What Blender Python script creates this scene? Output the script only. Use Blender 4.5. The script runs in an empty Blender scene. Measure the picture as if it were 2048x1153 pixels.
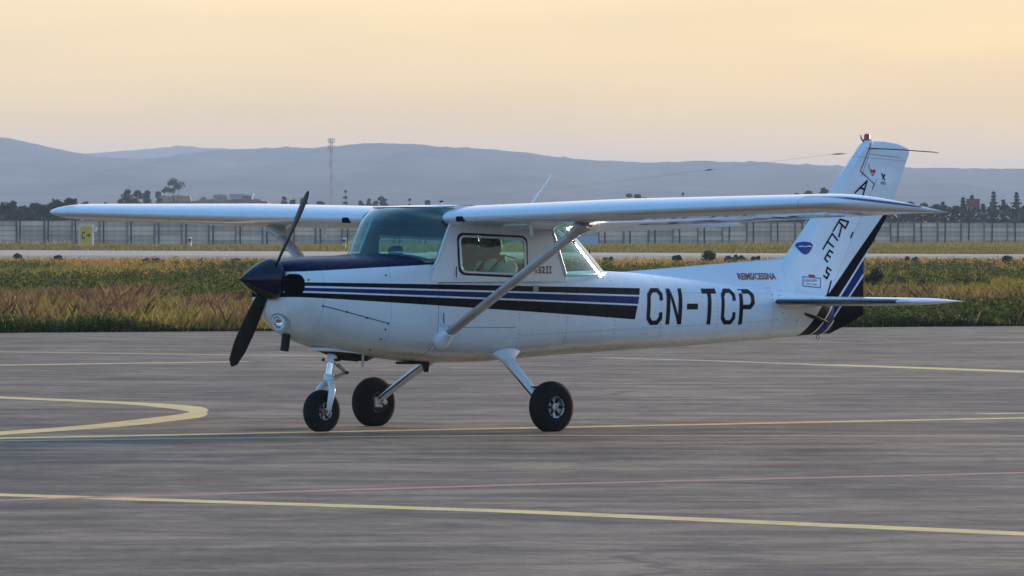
import bpy, bmesh, math, random
import numpy as np
from mathutils import Vector, Matrix
from mathutils.bvhtree import BVHTree
random.seed(7)
R = math.radians
scene = bpy.context.scene
col = scene.collection

# ------------------------------------------------------------------ camera
F_PX, CAM_H, Y_HOR = 15964.0, 1.6816, 451.0          # focal length / horizon row, in 2048 px wide photo pixels
cam_d = bpy.data.cameras.new('camera')
cam = bpy.data.objects.new('camera', cam_d); col.objects.link(cam)
cam.location = (0, 0, CAM_H); cam.rotation_euler = (R(90), 0, 0)
cam_d.sensor_width = 36; cam_d.lens = F_PX / 2048 * 36
cam_d.shift_y = -(576.5 - Y_HOR) / 2048
cam_d.clip_start = 1.0; cam_d.clip_end = 60000
scene.camera = cam

# ------------------------------------------------------------------ sky, sun, exposure
SUN_AZ, SUN_EL = 38.0, 10.0
world = bpy.data.worlds.new('World'); scene.world = world; world.use_nodes = True
wn = world.node_tree.nodes; wl = world.node_tree.links
for n in list(wn): wn.remove(n)
w_out = wn.new('ShaderNodeOutputWorld'); w_bg = wn.new('ShaderNodeBackground')
w_sky = wn.new('ShaderNodeTexSky'); w_sky.sky_type = 'NISHITA'; w_sky.sun_disc = False
w_sky.sun_elevation = R(SUN_EL); w_sky.sun_rotation = R(SUN_AZ)
w_sky.air_density = 1.0; w_sky.dust_density = 1.5; w_sky.ozone_density = 1.9; w_sky.altitude = 400
# thin high cloud: evens the whole dome out (same rule in every direction)
w_gam = wn.new('ShaderNodeGamma'); w_gam.inputs['Gamma'].default_value = .275
w_hs = wn.new('ShaderNodeHueSaturation'); w_hs.inputs['Saturation'].default_value = 3.05
w_bg.inputs['Strength'].default_value = 0.15
wl.new(w_sky.outputs[0], w_gam.inputs['Color']); wl.new(w_gam.outputs[0], w_hs.inputs['Color']); 
w_tc = wn.new('ShaderNodeTexCoord'); w_mp = wn.new('ShaderNodeMapping'); w_mp.inputs['Scale'].default_value = (9, 9, 70); w_ns = wn.new('ShaderNodeTexNoise'); w_ns.inputs['Scale'].default_value = 1.6; w_ns.inputs['Detail'].default_value = 6
w_rp = wn.new('ShaderNodeValToRGB'); w_rp.color_ramp.elements[0].position = .38; w_rp.color_ramp.elements[0].color = (.945, .85, .96, 1); w_rp.color_ramp.elements[1].position = .64; w_rp.color_ramp.elements[1].color = (1.05, .935, 1.01, 1)
w_mul = wn.new('ShaderNodeMix'); w_mul.data_type = 'RGBA'; w_mul.blend_type = 'MULTIPLY'; w_mul.inputs[0].default_value = 1
wl.new(w_tc.outputs['Generated'], w_mp.inputs[0]); wl.new(w_mp.outputs[0], w_ns.inputs['Vector']); wl.new(w_ns.outputs['Fac'], w_rp.inputs[0])
wl.new(w_hs.outputs[0], w_mul.inputs[6]); wl.new(w_rp.outputs[0], w_mul.inputs[7]); wl.new(w_mul.outputs[2], w_bg.inputs['Color']); wl.new(w_bg.outputs[0], w_out.inputs['Surface'])
sun_d = bpy.data.lights.new('sun', 'SUN'); sun_d.energy = 1.3; sun_d.angle = R(11); sun_d.color = (1.0, 0.86, 0.68)
sun = bpy.data.objects.new('sun', sun_d); col.objects.link(sun)
sd = Vector((math.sin(R(SUN_AZ)) * math.cos(R(SUN_EL)), math.cos(R(SUN_AZ)) * math.cos(R(SUN_EL)), math.sin(R(SUN_EL))))
sun.rotation_euler = sd.to_track_quat('Z', 'Y').to_euler(); sun.location = sd * 400
scene.view_settings.view_transform = 'Standard'; scene.view_settings.look = 'None'
scene.view_settings.gamma = 1; scene.view_settings.use_curve_mapping = False
scene.view_settings.exposure = 2.2
scene.render.engine = 'CYCLES'; scene.cycles.volume_bounces = 2

# ------------------------------------------------------------------ helpers
def tag(o, label=None, cat=None, group=None, kind=None):
    if label: o['label'] = label
    if cat: o['category'] = cat
    if group: o['group'] = group
    if kind: o['kind'] = kind
    return o

def empty(name, loc=(0, 0, 0), rz=0, label=None, cat=None, group=None):
    o = bpy.data.objects.new(name, None); col.objects.link(o)
    o.location = loc; o.rotation_euler = (0, 0, rz); o.empty_display_size = .3
    return tag(o, label, cat, group)

def link(name, me, parent=None):
    o = bpy.data.objects.new(name, me); col.objects.link(o)
    if parent is not None: o.parent = parent
    return o

def mk(name, verts, faces, mat=None, parent=None, smooth=True, sharp=None, mats=None, idx=None):
    me = bpy.data.meshes.new(name)
    me.from_pydata([tuple(v) for v in verts], [], [tuple(f) for f in faces])
    for m in (mats or ([mat] if mat else [])): me.materials.append(m)
    if idx is not None: me.polygons.foreach_set('material_index', idx)
    if smooth:
        me.polygons.foreach_set('use_smooth', [True] * len(me.polygons))
        if sharp: me.set_sharp_from_angle(angle=R(sharp))
    me.update()
    return link(name, me, parent)

def npmesh(name, co, tri, mat, parent=None, nper=3):
    """big meshes from numpy arrays; tri is an (n, nper) index array"""
    me = bpy.data.meshes.new(name)
    me.vertices.add(len(co)); me.vertices.foreach_set('co', np.asarray(co, np.float32).ravel())
    n = len(tri); me.loops.add(n * nper); me.polygons.add(n)
    me.loops.foreach_set('vertex_index', np.asarray(tri, np.int32).ravel())
    me.polygons.foreach_set('loop_start', np.arange(0, n * nper, nper, dtype=np.int32))
    me.polygons.foreach_set('loop_total', np.full(n, nper, np.int32))
    me.materials.append(mat); me.update(calc_edges=True); me.validate()
    return link(name, me, parent)

def grid_faces(nu, nv, closed_v=False):
    f = []
    for i in range(nu - 1):
        for j in range(nv if closed_v else nv - 1):
            k = (j + 1) % nv
            f.append((i * nv + j, i * nv + k, (i + 1) * nv + k, (i + 1) * nv + j))
    return f

def box_vf(x0, x1, y0, y1, z0, z1):
    v = [(x0, y0, z0), (x1, y0, z0), (x1, y1, z0), (x0, y1, z0), (x0, y0, z1), (x1, y0, z1), (x1, y1, z1), (x0, y1, z1)]
    f = [(0, 3, 2, 1), (4, 5, 6, 7), (0, 1, 5, 4), (1, 2, 6, 5), (2, 3, 7, 6), (3, 0, 4, 7)]
    return v, f

def merge(*vfs):
    V, F = [], []
    for v, f in vfs:
        o = len(V); V += list(v); F += [tuple(i + o for i in q) for q in f]
    return V, F

def box(name, x0, x1, y0, y1, z0, z1, mat, parent=None, bevel=0.0):
    bm = bmesh.new()
    v, f = box_vf(x0, x1, y0, y1, z0, z1)
    vs = [bm.verts.new(p) for p in v]
    for q in f: bm.faces.new([vs[i] for i in q])
    if bevel: bmesh.ops.bevel(bm, geom=bm.edges[:], offset=bevel, segments=2, affect='EDGES', profile=.6)
    me = bpy.data.meshes.new(name); bm.to_mesh(me); bm.free(); me.materials.append(mat)
    return link(name, me, parent)

def tube_vf(pts, rad, n=12, ellipse=None, up=(0, 0, 1), cap=True):
    """sweep; rad per point, ellipse=(sx, sy) scales along side/up directions"""
    pts = [Vector(p) for p in pts]; V, F = [], []
    if not hasattr(rad, '__len__'): rad = [rad] * len(pts)
    for i, p in enumerate(pts):
        d = (pts[min(i + 1, len(pts) - 1)] - pts[max(i - 1, 0)]).normalized()
        u = Vector(up); s = d.cross(u)
        if s.length < 1e-4: s = d.cross(Vector((1, 0, 0)))
        s.normalize(); u = s.cross(d).normalized()
        ex, ey = ellipse if ellipse else (1, 1)
        for k in range(n):
            t = 2 * math.pi * k / n
            V.append(p + s * (math.cos(t) * rad[i] * ex) + u * (math.sin(t) * rad[i] * ey))
    F = grid_faces(len(pts), n, True)
    if cap:
        F.append(tuple(range(n - 1, -1, -1))); F.append(tuple((len(pts) - 1) * n + k for k in range(n)))
    return V, F

def tube(name, pts, rad, mat, parent=None, n=12, **kw):
    V, F = tube_vf(pts, rad, n, **kw)
    return mk(name, V, F, mat, parent, sharp=50)

def lathe_vf(prof, n, origin, axis, ref=(0, 0, 1)):
    """prof: list of (distance along axis, radius)"""
    ax = Vector(axis).normalized(); r1 = Vector(ref) if abs(ax.z) < .9 else Vector((1, 0, 0)); r1 = (r1 - ax * r1.dot(ax)).normalized(); r2 = ax.cross(r1)
    o = Vector(origin); V = []
    for d, r in prof:
        for k in range(n):
            t = 2 * math.pi * k / n
            V.append(o + ax * d + (r1 * math.cos(t) + r2 * math.sin(t)) * r)
    return V, grid_faces(len(prof), n, True)

def lathe(name, prof, n, origin, axis, mat, parent=None, sharp=40):
    V, F = lathe_vf(prof, n, origin, axis)
    return mk(name, V, F, mat, parent, sharp=sharp)

def pchip(x, y, xq):
    x = np.asarray(x, float); y = np.asarray(y, float); xq = np.asarray(xq, float)
    h = np.diff(x); d = np.diff(y) / h; m = np.zeros_like(y)
    for i in range(1, len(x) - 1):
        if d[i - 1] * d[i] > 0:
            w1 = 2 * h[i] + h[i - 1]; w2 = h[i] + 2 * h[i - 1]
            m[i] = (w1 + w2) / (w1 / d[i - 1] + w2 / d[i])
    m[0], m[-1] = d[0], d[-1]
    i = np.clip(np.searchsorted(x, xq) - 1, 0, len(h) - 1)
    t = np.clip((xq - x[i]) / h[i], 0, 1)
    return ((1 + 2 * t) * (1 - t) ** 2 * y[i] + t * (1 - t) ** 2 * h[i] * m[i]
            + t * t * (3 - 2 * t) * y[i + 1] + t * t * (t - 1) * h[i] * m[i + 1])

# photo pixel (2048 x 1153) -> place
def ground_at(px, py):
    Y = F_PX * CAM_H / (py - Y_HOR); return (px - 1024) / F_PX * Y, Y
def at_depth(px, py, Y): return (px - 1024) / F_PX * Y, CAM_H - (py - Y_HOR) * Y / F_PX

# ------------------------------------------------------------------ node expressions
class X:
    """a float socket with arithmetic"""
    def __init__(s, nt, so): s.nt, s.so = nt, so
    def _m(s, op, o=None, o2=None, rev=False):
        n = s.nt.nodes.new('ShaderNodeMath'); n.operation = op
        args = [s, o] if not rev else [o, s]
        if o2 is not None: args.append(o2)
        for i, a in enumerate(args):
            if a is None: continue
            if isinstance(a, X): s.nt.links.new(a.so, n.inputs[i])
            else: n.inputs[i].default_value = a
        return X(s.nt, n.outputs[0])
    def __add__(s, o): return s._m('ADD', o)
    __radd__ = __add__
    def __sub__(s, o): return s._m('SUBTRACT', o)
    def __rsub__(s, o): return s._m('SUBTRACT', o, rev=True)
    def __mul__(s, o): return s._m('MULTIPLY', o)
    __rmul__ = __mul__
    def gt(s, o): return s._m('GREATER_THAN', o)
    def lt(s, o): return s._m('LESS_THAN', o)
    def abs(s): return s._m('ABSOLUTE')
    def mx(s, o): return s._m('MAXIMUM', o)
    def mn(s, o): return s._m('MINIMUM', o)
    def pw(s, o): return s._m('POWER', o)
    def ramp(s, lo, hi):
        n = s.nt.nodes.new('ShaderNodeMapRange'); n.clamp = True
        s.nt.links.new(s.so, n.inputs[0]); n.inputs[1].default_value = lo; n.inputs[2].default_value = hi
        return X(s.nt, n.outputs[0])
    def smooth(s, lo, hi):
        n = s.nt.nodes.new('ShaderNodeMapRange'); n.clamp = True; n.interpolation_type = 'SMOOTHSTEP'
        s.nt.links.new(s.so, n.inputs[0]); n.inputs[1].default_value = lo; n.inputs[2].default_value = hi
        return X(s.nt, n.outputs[0])

class Mat:
    def __init__(s, name):
        s.m = bpy.data.materials.new(name); s.m.use_nodes = True
        s.nt = s.m.node_tree; s.N = s.nt.nodes; s.L = s.nt.links
        s.b = s.N['Principled BSDF']; s.tc = None
    def coord(s, which='Object'):
        if s.tc is None: s.tc = s.N.new('ShaderNodeTexCoord')
        return s.tc.outputs[which]
    def xyz(s, which='Object'):
        n = s.N.new('ShaderNodeSeparateXYZ'); s.L.new(s.coord(which), n.inputs[0])
        return [X(s.nt, o) for o in n.outputs]
    def mapped(s, scale, which='Object', rot=(0, 0, 0)):
        n = s.N.new('ShaderNodeMapping'); s.L.new(s.coord(which), n.inputs[0])
        n.inputs['Scale'].default_value = scale; n.inputs['Rotation'].default_value = rot
        return n.outputs[0]
    def noise(s, scale, vec=None, detail=4, rough=.55, out='Fac', dist=0):
        n = s.N.new('ShaderNodeTexNoise'); n.inputs['Scale'].default_value = scale
        n.inputs['Detail'].default_value = detail; n.inputs['Roughness'].default_value = rough
        n.inputs['Distortion'].default_value = dist
        s.L.new(vec if vec is not None else s.coord(), n.inputs['Vector'])
        return X(s.nt, n.outputs['Fac']) if out == 'Fac' else n.outputs[out]
    def voronoi(s, scale, vec=None, feature='F1'):
        n = s.N.new('ShaderNodeTexVoronoi'); n.feature = feature; n.inputs['Scale'].default_value = scale
        s.L.new(vec if vec is not None else s.coord(), n.inputs['Vector'])
        return X(s.nt, n.outputs['Distance'])
    def island(s):
        n = s.N.new('ShaderNodeNewGeometry'); return X(s.nt, n.outputs['Random Per Island'])
    def objrand(s):
        n = s.N.new('ShaderNodeObjectInfo'); return X(s.nt, n.outputs['Random'])
    def mix(s, f, a, b):
        n = s.N.new('ShaderNodeMix'); n.data_type = 'RGBA'
        if isinstance(f, X): s.L.new(f.so, n.inputs[0])
        else: n.inputs[0].default_value = f
        for i, c in ((6, a), (7, b)):
            if isinstance(c, (tuple, list)): n.inputs[i].default_value = (*c[:3], 1)
            else: s.L.new(c, n.inputs[i])
        return n.outputs[2]
    def rampc(s, f, stops):
        n = s.N.new('ShaderNodeValToRGB'); s.L.new(f.so, n.inputs[0]); e = n.color_ramp.elements
        e[0].position = stops[0][0]; e[0].color = (*stops[0][1], 1)
        e[1].position = stops[-1][0]; e[1].color = (*stops[-1][1], 1)
        for p, c in stops[1:-1]:
            q = e.new(p); q.color = (*c, 1)
        return n.outputs[0]
    def color(s, c):
        if isinstance(c, (tuple, list)): s.b.inputs['Base Color'].default_value = (*c[:3], 1)
        else: s.L.new(c, s.b.inputs['Base Color'])
        return s
    def set(s, **k):
        for a, v in k.items():
            i = s.b.inputs[{'rough': 'Roughness', 'metal': 'Metallic', 'spec': 'Specular IOR Level', 'coat': 'Coat Weight',
                            'coatr': 'Coat Roughness', 'trans': 'Transmission Weight', 'ior': 'IOR', 'sss': 'Subsurface Weight'}[a]]
            if isinstance(v, X): s.L.new(v.so, i)
            else: i.default_value = v
        return s
    def bump(s, h, strength=.3, dist=.02):
        n = s.N.new('ShaderNodeBump'); n.inputs['Strength'].default_value = strength; n.inputs['Distance'].default_value = dist
        s.L.new(h.so, n.inputs['Height']); s.L.new(n.outputs[0], s.b.inputs['Normal']); return s

def plain(name, c, rough=.5, var=.12, scale=30, **k):
    m = Mat(name); n = m.noise(scale)
    m.color(m.mix(n.ramp(.3, .7), tuple(x * (1 - var) for x in c), tuple(min(1, x * (1 + var)) for x in c)))
    m.set(rough=rough, **k); return m.m
# ================================================================== SETTING
# ---- materials of the setting
def m_apron():
    m = Mat('old_asphalt'); xx, yy, zz = m.xyz()
    a = m.noise(.22, detail=3, rough=.5); b = m.noise(1.1, detail=5, rough=.6, dist=.6); c = m.noise(7, detail=4, rough=.7); d = m.noise(60, detail=3, rough=.7)
    v1 = m.mapped((.26, .62, 1), rot=(0, 0, .10)); s = m.noise(1.0, vec=v1, detail=6, rough=.62, dist=.8)
    v2 = m.mapped((.16, .9, 1), rot=(0, 0, -.06)); s2 = m.noise(1.6, vec=v2, detail=5, rough=.6, dist=.5)
    k = (a * .6 + b * 1.5 + s * 1.0 + s2 * .9 + c * 1.0 + d * 1.0) * (1 / 6.0)
    base = m.rampc(k, [(.435, (.034, .021, .015)), (.47, (.090, .057, .038)), (.505, (.148, .097, .065)), (.555, (.27, .182, .120))])
    tar = s2.ramp(.36, .31) * b.ramp(.45, .55)
    spots = m.voronoi(.9).ramp(.045, .03) * m.noise(.5).ramp(.5, .56)
    base = m.mix(tar * .5, base, (.045, .042, .045)); base = m.mix(spots * .5, base, (.03, .028, .028))
    wob = m.N.new('ShaderNodeVectorMath'); wob.operation = 'ADD'; wsc = m.N.new('ShaderNodeVectorMath'); wsc.operation = 'SCALE'; wsc.inputs['Scale'].default_value = 1.6; m.L.new(m.noise(.5, detail=5, out='Color'), wsc.inputs[0]); m.L.new(m.coord(), wob.inputs[0]); m.L.new(wsc.outputs[0], wob.inputs[1])
    crack = m.voronoi(.16, vec=wob.outputs[0], feature='DISTANCE_TO_EDGE').ramp(.012, .004) * m.noise(.12, detail=2).ramp(.42, .56)
    base = m.mix(crack * .6, base, (.030, .024, .022))
    oil = m.voronoi(.33, vec=wob.outputs[0]).ramp(.16, .05) * m.noise(.21, detail=2).ramp(.55, .62)
    base = m.mix(oil * .45, base, (.035, .028, .025))
    m.color(base); m.set(rough=(s * .3 + .55), spec=.2)
    m.bump((b * .5 + s * .8 + c * .25 + d * .10), .30, .015); return m.m
def m_line(name, c):
    m = Mat(name); n = m.noise(3, detail=6, rough=.7); n2 = m.noise(40, detail=2)
    m.color(m.mix((n * .7 + n2 * .3).ramp(.36, .56), tuple(x * .62 for x in c), c)); m.set(rough=.7, spec=.3); return m.m
def m_ground():
    m = Mat('dry_field'); a = m.noise(.05, detail=6); b = m.noise(1.3, detail=5, rough=.65); c = m.noise(.012, detail=4)
    k = a * .5 + b * .5
    dry = m.rampc(k, [(.36, (.055, .034, .014)), (.5, (.12, .074, .028)), (.64, (.24, .15, .06))])
    grn = m.rampc(b, [(.36, (.040, .042, .012)), (.62, (.10, .098, .026))])
    m.color(m.mix((c * .5 + a * .5).ramp(.46, .58), dry, grn)); m.set(rough=.95, spec=.1); return m.m
M_APRON = m_apron(); M_GROUND = m_ground()
M_YEL = m_line('cream_yellow_line_paint', (.84, .57, .20)); M_YEL_OLD = m_line('faded_line_paint', (.50, .36, .19)); M_RED = m_line('faded_red_line_paint', (.46, .20, .15))

# ---- ground sheet, apron, far pavements
gx = [-6000, -3000, -1500, -700, -350, -200] + list(range(-150, 151, 25)) + [200, 350, 700, 1500, 3000, 6000]; gy = [-2000, -800, -300, -100] + list(range(0, 1001, 40)) + [1100, 1250, 1500, 1800, 2200, 2700, 3300, 4000, 5000, 6000, 7500, 9000, 12000]
tag(mk('ground', [(x, y, -.004) for x in gx for y in gy], [f[::-1] for f in grid_faces(len(gx), len(gy))], M_GROUND, smooth=False), 'dry grass field stretching to the hills', kind='structure')
e0 = Vector((*ground_at(0, 666), 0)); e1 = Vector((*ground_at(2048, 652.5), 0)); ed = (e1 - e0)
pa, pb = e0 - ed * 40, e1 + ed * 40
tag(mk('apron', [(pa.x, -300, 0), (pb.x, -300, 0), (pb.x, pb.y, 0), (pa.x, pa.y, 0)], [(0, 1, 2, 3)], M_APRON, smooth=False),
    'worn grey asphalt apron under the aircraft', kind='structure')
def far_strip(name, pxs, z, mat, label):
    P = [(*ground_at(x, y), z) for x, y in pxs]
    l = Vector(P[0]); r = Vector(P[1]); r2 = Vector(P[2]); l2 = Vector(P[3])
    d1 = r - l; d2 = r2 - l2
    tag(mk(name, [l - d1 * 4, r + d1 * 4, r2 + d2 * 4, l2 - d2 * 4], [(0, 1, 2, 3)], mat, smooth=False), label, kind='structure')
M_TAXI = plain('pale_worn_concrete', (.36, .30, .235), .85, .25, 1.2); M_SHOULD = plain('grey_gravel_shoulder', (.17, .155, .115), .95, .35, .8)
far_strip('taxiway', [(0, 511.5), (2048, 511.8), (2048, 509.0), (0, 500.5)], -.001, M_TAXI, 'pale taxiway strip across the field')
far_strip('taxiway_shoulder', [(0, 522), (2048, 521.5), (2048, 511.9), (0, 511.6)], -.0015, M_SHOULD, 'grey gravel shoulder along the taxiway')
far_strip('perimeter_road', [(0, 494.2), (2048, 498.4), (2048, 496.8), (0, 493.6)], -.001, M_TAXI, 'thin pale perimeter road in front of the wall')

# ---- painted lines on the apron
def smooth_poly(pts, n=10):
    P = [Vector((*p, 0)) for p in pts]; out = []
    for i in range(len(P) - 1):
        p0, p1, p2, p3 = P[max(i - 1, 0)], P[i], P[i + 1], P[min(i + 2, len(P) - 1)]
        for k in range(n):
            t = k / n
            out.append(.5 * ((2 * p1) + (p2 - p0) * t + (2 * p0 - 5 * p1 + 4 * p2 - p3) * t * t + (3 * p1 - p0 - 3 * p2 + p3) * t ** 3))
    out.append(P[-1]); return out
line_k = [0]
def marking(pxs, width, mat, label, curved=False, ext=True):
    P = [ground_at(*p) for p in pxs]
    P = smooth_poly(P) if curved else [Vector((*p, 0)) for p in P]
    if ext:
        P.insert(0, P[0] + (P[0] - P[1]).normalized() * 25); P.append(P[-1] + (P[-1] - P[-2]).normalized() * 25)
    if not curved:                                  # slightly wavering, as sprayed
        Q = []
        for i in range(len(P) - 1):
            for k in range(24): Q.append(P[i].lerp(P[i + 1], k / 24))
        P = Q + [P[-1]]
    nP = len(P); wf = [1.0] * nP if not curved else [.34 + .66 * min(1, abs(i - nP * .5) / (nP * .13)) for i in range(nP)]; V = []; line_k[0] += 1; z = .0005 + .00012 * line_k[0]
    for i, p in enumerate(P):
        d = (P[min(i + 1, len(P) - 1)] - P[max(i - 1, 0)]).normalized(); s = Vector((-d.y, d.x, 0)) * width * .5 * wf[i] * (1 + .02 * math.sin(i * 1.7))
        V += [(p.x - s.x, p.y - s.y, z), (p.x + s.x, p.y + s.y, z)]
    f = [(2 * i, 2 * i + 2, 2 * i + 3, 2 * i + 1) for i in range(len(P) - 1)]
    tag(mk('apron_marking', V, f, mat, smooth=False), label, kind='structure')
marking([(0, 990), (1024, 1023), (2048, 1068)], .36, M_YEL, 'yellow line slanting over the near apron')
marking([(0, 1001), (1024, 970.5), (2048, 946)], .24, M_RED, 'thin faded red line')
marking([(0, 877), (1024, 857), (2048, 836.5)], .34, M_YEL, 'yellow line passing under the wheels')
marking([(0, 882.5), (600, 875), (1024, 871.5), (2048, 873)], .24, M_YEL_OLD, 'thin faded line beside the wheel line')
marking([(-80, 792), (0, 795.5), (200, 804), (310, 810), (370, 816.5), (396, 824.5), (370, 833), (310, 841), (200, 853), (0, 867), (-80, 872)], .42, M_YEL, 'yellow hairpin taxi line', curved=True, ext=False)
marking([(-40, 731.5), (0, 731), (250, 727), (495, 724)], .42, M_YEL, 'far yellow line ending on the apron', ext=False)
marking([(-100, 703), (150, 706), (660, 713), (900, 716)], .5, M_YEL_OLD, 'far faded line', ext=False)
marking([(1640, 730), (1800, 735), (2048, 744), (2300, 753)], .55, M_YEL, 'far yellow line beyond the tail', ext=False)
marking([(1200, 716), (1420, 722), (1640, 730)], .40, M_YEL_OLD, 'worn start of the far yellow line', ext=False)
marking([(1960, 828.5), (2048, 827), (2200, 825)], .30, M_YEL, 'short yellow line beside the wheel line', ext=False)
marking([(1900, 687.5), (2048, 686), (2200, 685)], .4, M_YEL_OLD, 'short faded line near the grass', ext=False)

# ---- hills
def m_hill():
    m = Mat('scrub_hillside'); a = m.noise(.0035, detail=6, rough=.6); b = m.noise(.03, detail=5, rough=.7)
    m.color(m.rampc(a * .5 + b * .5, [(.38, (.040, .046, .030)), (.5, (.085, .080, .054)), (.62, (.16, .14, .095))])); m.set(rough=1, spec=0); return m.m
M_HILL = m_hill()
def hill(name, prof, d, depth, label, seed):
    rng = np.random.RandomState(seed)
    nx, ny = 700, 26
    px = np.linspace(-2600, 4600, nx); X0 = np.array([p[0] for p in prof]); Y0 = np.array([p[1] for p in prof])
    top = np.interp(px, X0, Y0); k = np.ones(15) / 15; top = np.convolve(np.pad(top, 7, mode='edge'), k, 'valid')
    ph = rng.rand(24) * 6.28; fr = np.exp(np.linspace(np.log(.004), np.log(.22), 24))
    jag = sum(np.sin(px * f + p) * (.10 / f) ** .5 * .45 for f, p in zip(fr, ph))
    tr = np.clip(rng.rand(nx) - .84, 0, 1) * 26 * (np.sin(px * .011 + seed) > -.1)
    top = top + jag * .55 - tr * .6
    V = []
    for j in range(ny):
        t = j / (ny - 1); Y = d - depth * (1 - t)
        env = (t ** .75)
        g = 1 + .10 * np.sin(px * .010 + 3 * t + seed) * np.sin(t * 3.14) + .06 * np.sin(px * .027 - 5 * t) * np.sin(t * 3.14)
        for i in range(nx):
            x = (px[i] - 1024) / F_PX * d; zt = CAM_H + (Y_HOR - top[i]) * d / F_PX
            if j < ny - 1: zt = CAM_H + (Y_HOR - (top[i] + tr[i] * .6)) * d / F_PX
            V.append((x, Y, -1 + (zt + 1) * min(1, env * g[i]) if j < ny - 1 else zt))
    for j in (1, 2):                                        # back slope
        for i in range(nx):
            x = (px[i] - 1024) / F_PX * d; zt = CAM_H + (Y_HOR - top[i]) * d / F_PX
            V.append((x, d + 700 * j, -.5 + (zt) * (1 - .5 * j)))
    tag(mk(name, V, grid_faces(ny + 2, nx), M_HILL), label, kind='structure')
PROF1 = [(-2600, 330), (-900, 300), (-300, 262), (0, 270), (60, 287), (130, 302), (185, 312), (235, 327), (300, 320), (400, 306), (480, 298), (560, 297), (650, 295),
         (720, 288), (800, 285), (900, 288), (1000, 298), (1090, 310), (1160, 318), (1240, 325), (1400, 326), (1500, 325), (1600, 330), (1700, 333), (1850, 337), (2048, 338), (2600, 342), (4600, 330)]
PROF2 = [(-2600, 350), (-200, 345), (100, 312), (180, 306), (250, 304), (340, 294), (440, 291), (490, 297), (560, 312), (700, 330), (1000, 350), (4600, 350)]
hill('hills', PROF1, 7000, 2200, 'long hazy ridge behind the airfield', 3)
hill('hills', PROF2, 9300, 1500, 'paler farther ridge between the two crests', 11)

# ---- boundary wall and wire fence
def m_conc(name, c, rust=True):
    m = Mat(name); a = m.noise(.8, detail=6, rough=.65); xx, yy, zz = m.xyz(); r = m.objrand()
    st = m.noise(1.0, vec=m.mapped((3.0, 3.0, .25)), detail=5, rough=.6)
    k = a * .42 + st * .28 + r * .30
    m.color(m.rampc(k, [(.30, tuple(x * .45 for x in c)), (.46, tuple(x * .8 for x in c)), (.7, tuple(x * 1.2 for x in c))])); m.set(rough=.95, spec=.15); return m.m
M_CONC = m_conc('weathered_concrete', (.74, .56, .40)); M_POSTC = m_conc('dark_concrete_post', (.26, .23, .19)); M_FPOST = plain('dark_steel_post', (.035, .036, .036), .7); M_WIRE = plain('fence_wire', (.06, .06, .06), .6)
wl0 = Vector(((0 - 1024) / F_PX * 690, 690, 0)); wl1 = Vector(((2048 - 1024) / F_PX * 762, 762, 0)); wd = (wl1 - wl0).normalized(); wang = math.atan2(wd.y, wd.x)
BAY = 2.92; NB = 48; ws = wl0 - wd * 10
wall = empty('boundary_wall', ws, wang, 'long grey concrete panel wall behind the wire fence', 'wall')
def shared(name, me, parent, loc, mat=None):
    o = link(name, me, parent); o.location = loc; return o
me_p = bpy.data.meshes.new('panel'); vv, ff = box_vf(.08, BAY - .08, -.04, .04, 0, .405); me_p.from_pydata(vv, [], ff); me_p.materials.append(M_CONC)
me_q = bpy.data.meshes.new('post'); vv, ff = box_vf(-.09, .09, -.09, .09, -.3, 2.16); me_q.from_pydata(vv, [], ff); me_q.materials.append(M_POSTC)
for i in range(NB):
    dz = -.2 * i / NB
    for j in range(5): shared('panel', me_p, wall, (i * BAY, random.uniform(-.012, .012), dz + j * .418 + random.uniform(-.004, .004)))
    shared('post', me_q, wall, (i * BAY, 0, dz + random.uniform(-.03, .03)))
# the far runs of the wall beyond both ends: joined
run_p, run_q = [], []
for i in list(range(-24, 0)) + list(range(NB, NB + 24)):
    dz = -.2 * max(0, min(1, i / NB))
    for j in range(5):
        run_p.append(box_vf(i * BAY + .08, i * BAY + BAY - .08, -.04, .04, dz + j * .418, dz + j * .418 + .405))
    run_q.append(box_vf(i * BAY - .09, i * BAY + .09, -.09, .09, dz - .3, dz + 2.16))
tag(mk('panel', *merge(*run_p), M_CONC, wall, smooth=False), kind='stuff'); tag(mk('post', *merge(*run_q), M_POSTC, wall, smooth=False), kind='stuff')
fence = empty('wire_fence', ws - Vector((-wd.y, wd.x, 0)) * 3.2, wang, 'wire fence on dark steel posts in front of the concrete wall', 'fence')
V, Fc = merge(box_vf(-.055, .055, -.055, .055, -.2, 2.12), tube_vf([(0, 0, 2.1), (0, -.18, 2.34)], .035, 6)); me_f = bpy.data.meshes.new('post'); me_f.from_pydata([tuple(p) for p in V], [], Fc); me_f.materials.append(M_FPOST)
for i in range(-24, NB + 24): shared('post', me_f, fence, (i * BAY + 1.15, 0, -.2 * max(0, min(1, i / NB)))).rotation_euler = (random.uniform(-.03, .03), random.uniform(-.025, .025), 0)
for h in (.35, .78, 1.2, 1.62, 2.0): tube('wire', [(-24 * BAY, -.06, h), (0, -.06, h), (NB * BAY * .5, -.06, h - .1), (NB * BAY, -.06, h - .2), ((NB + 24) * BAY, -.06, h - .2)], .014, M_WIRE, fence, n=4)

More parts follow.
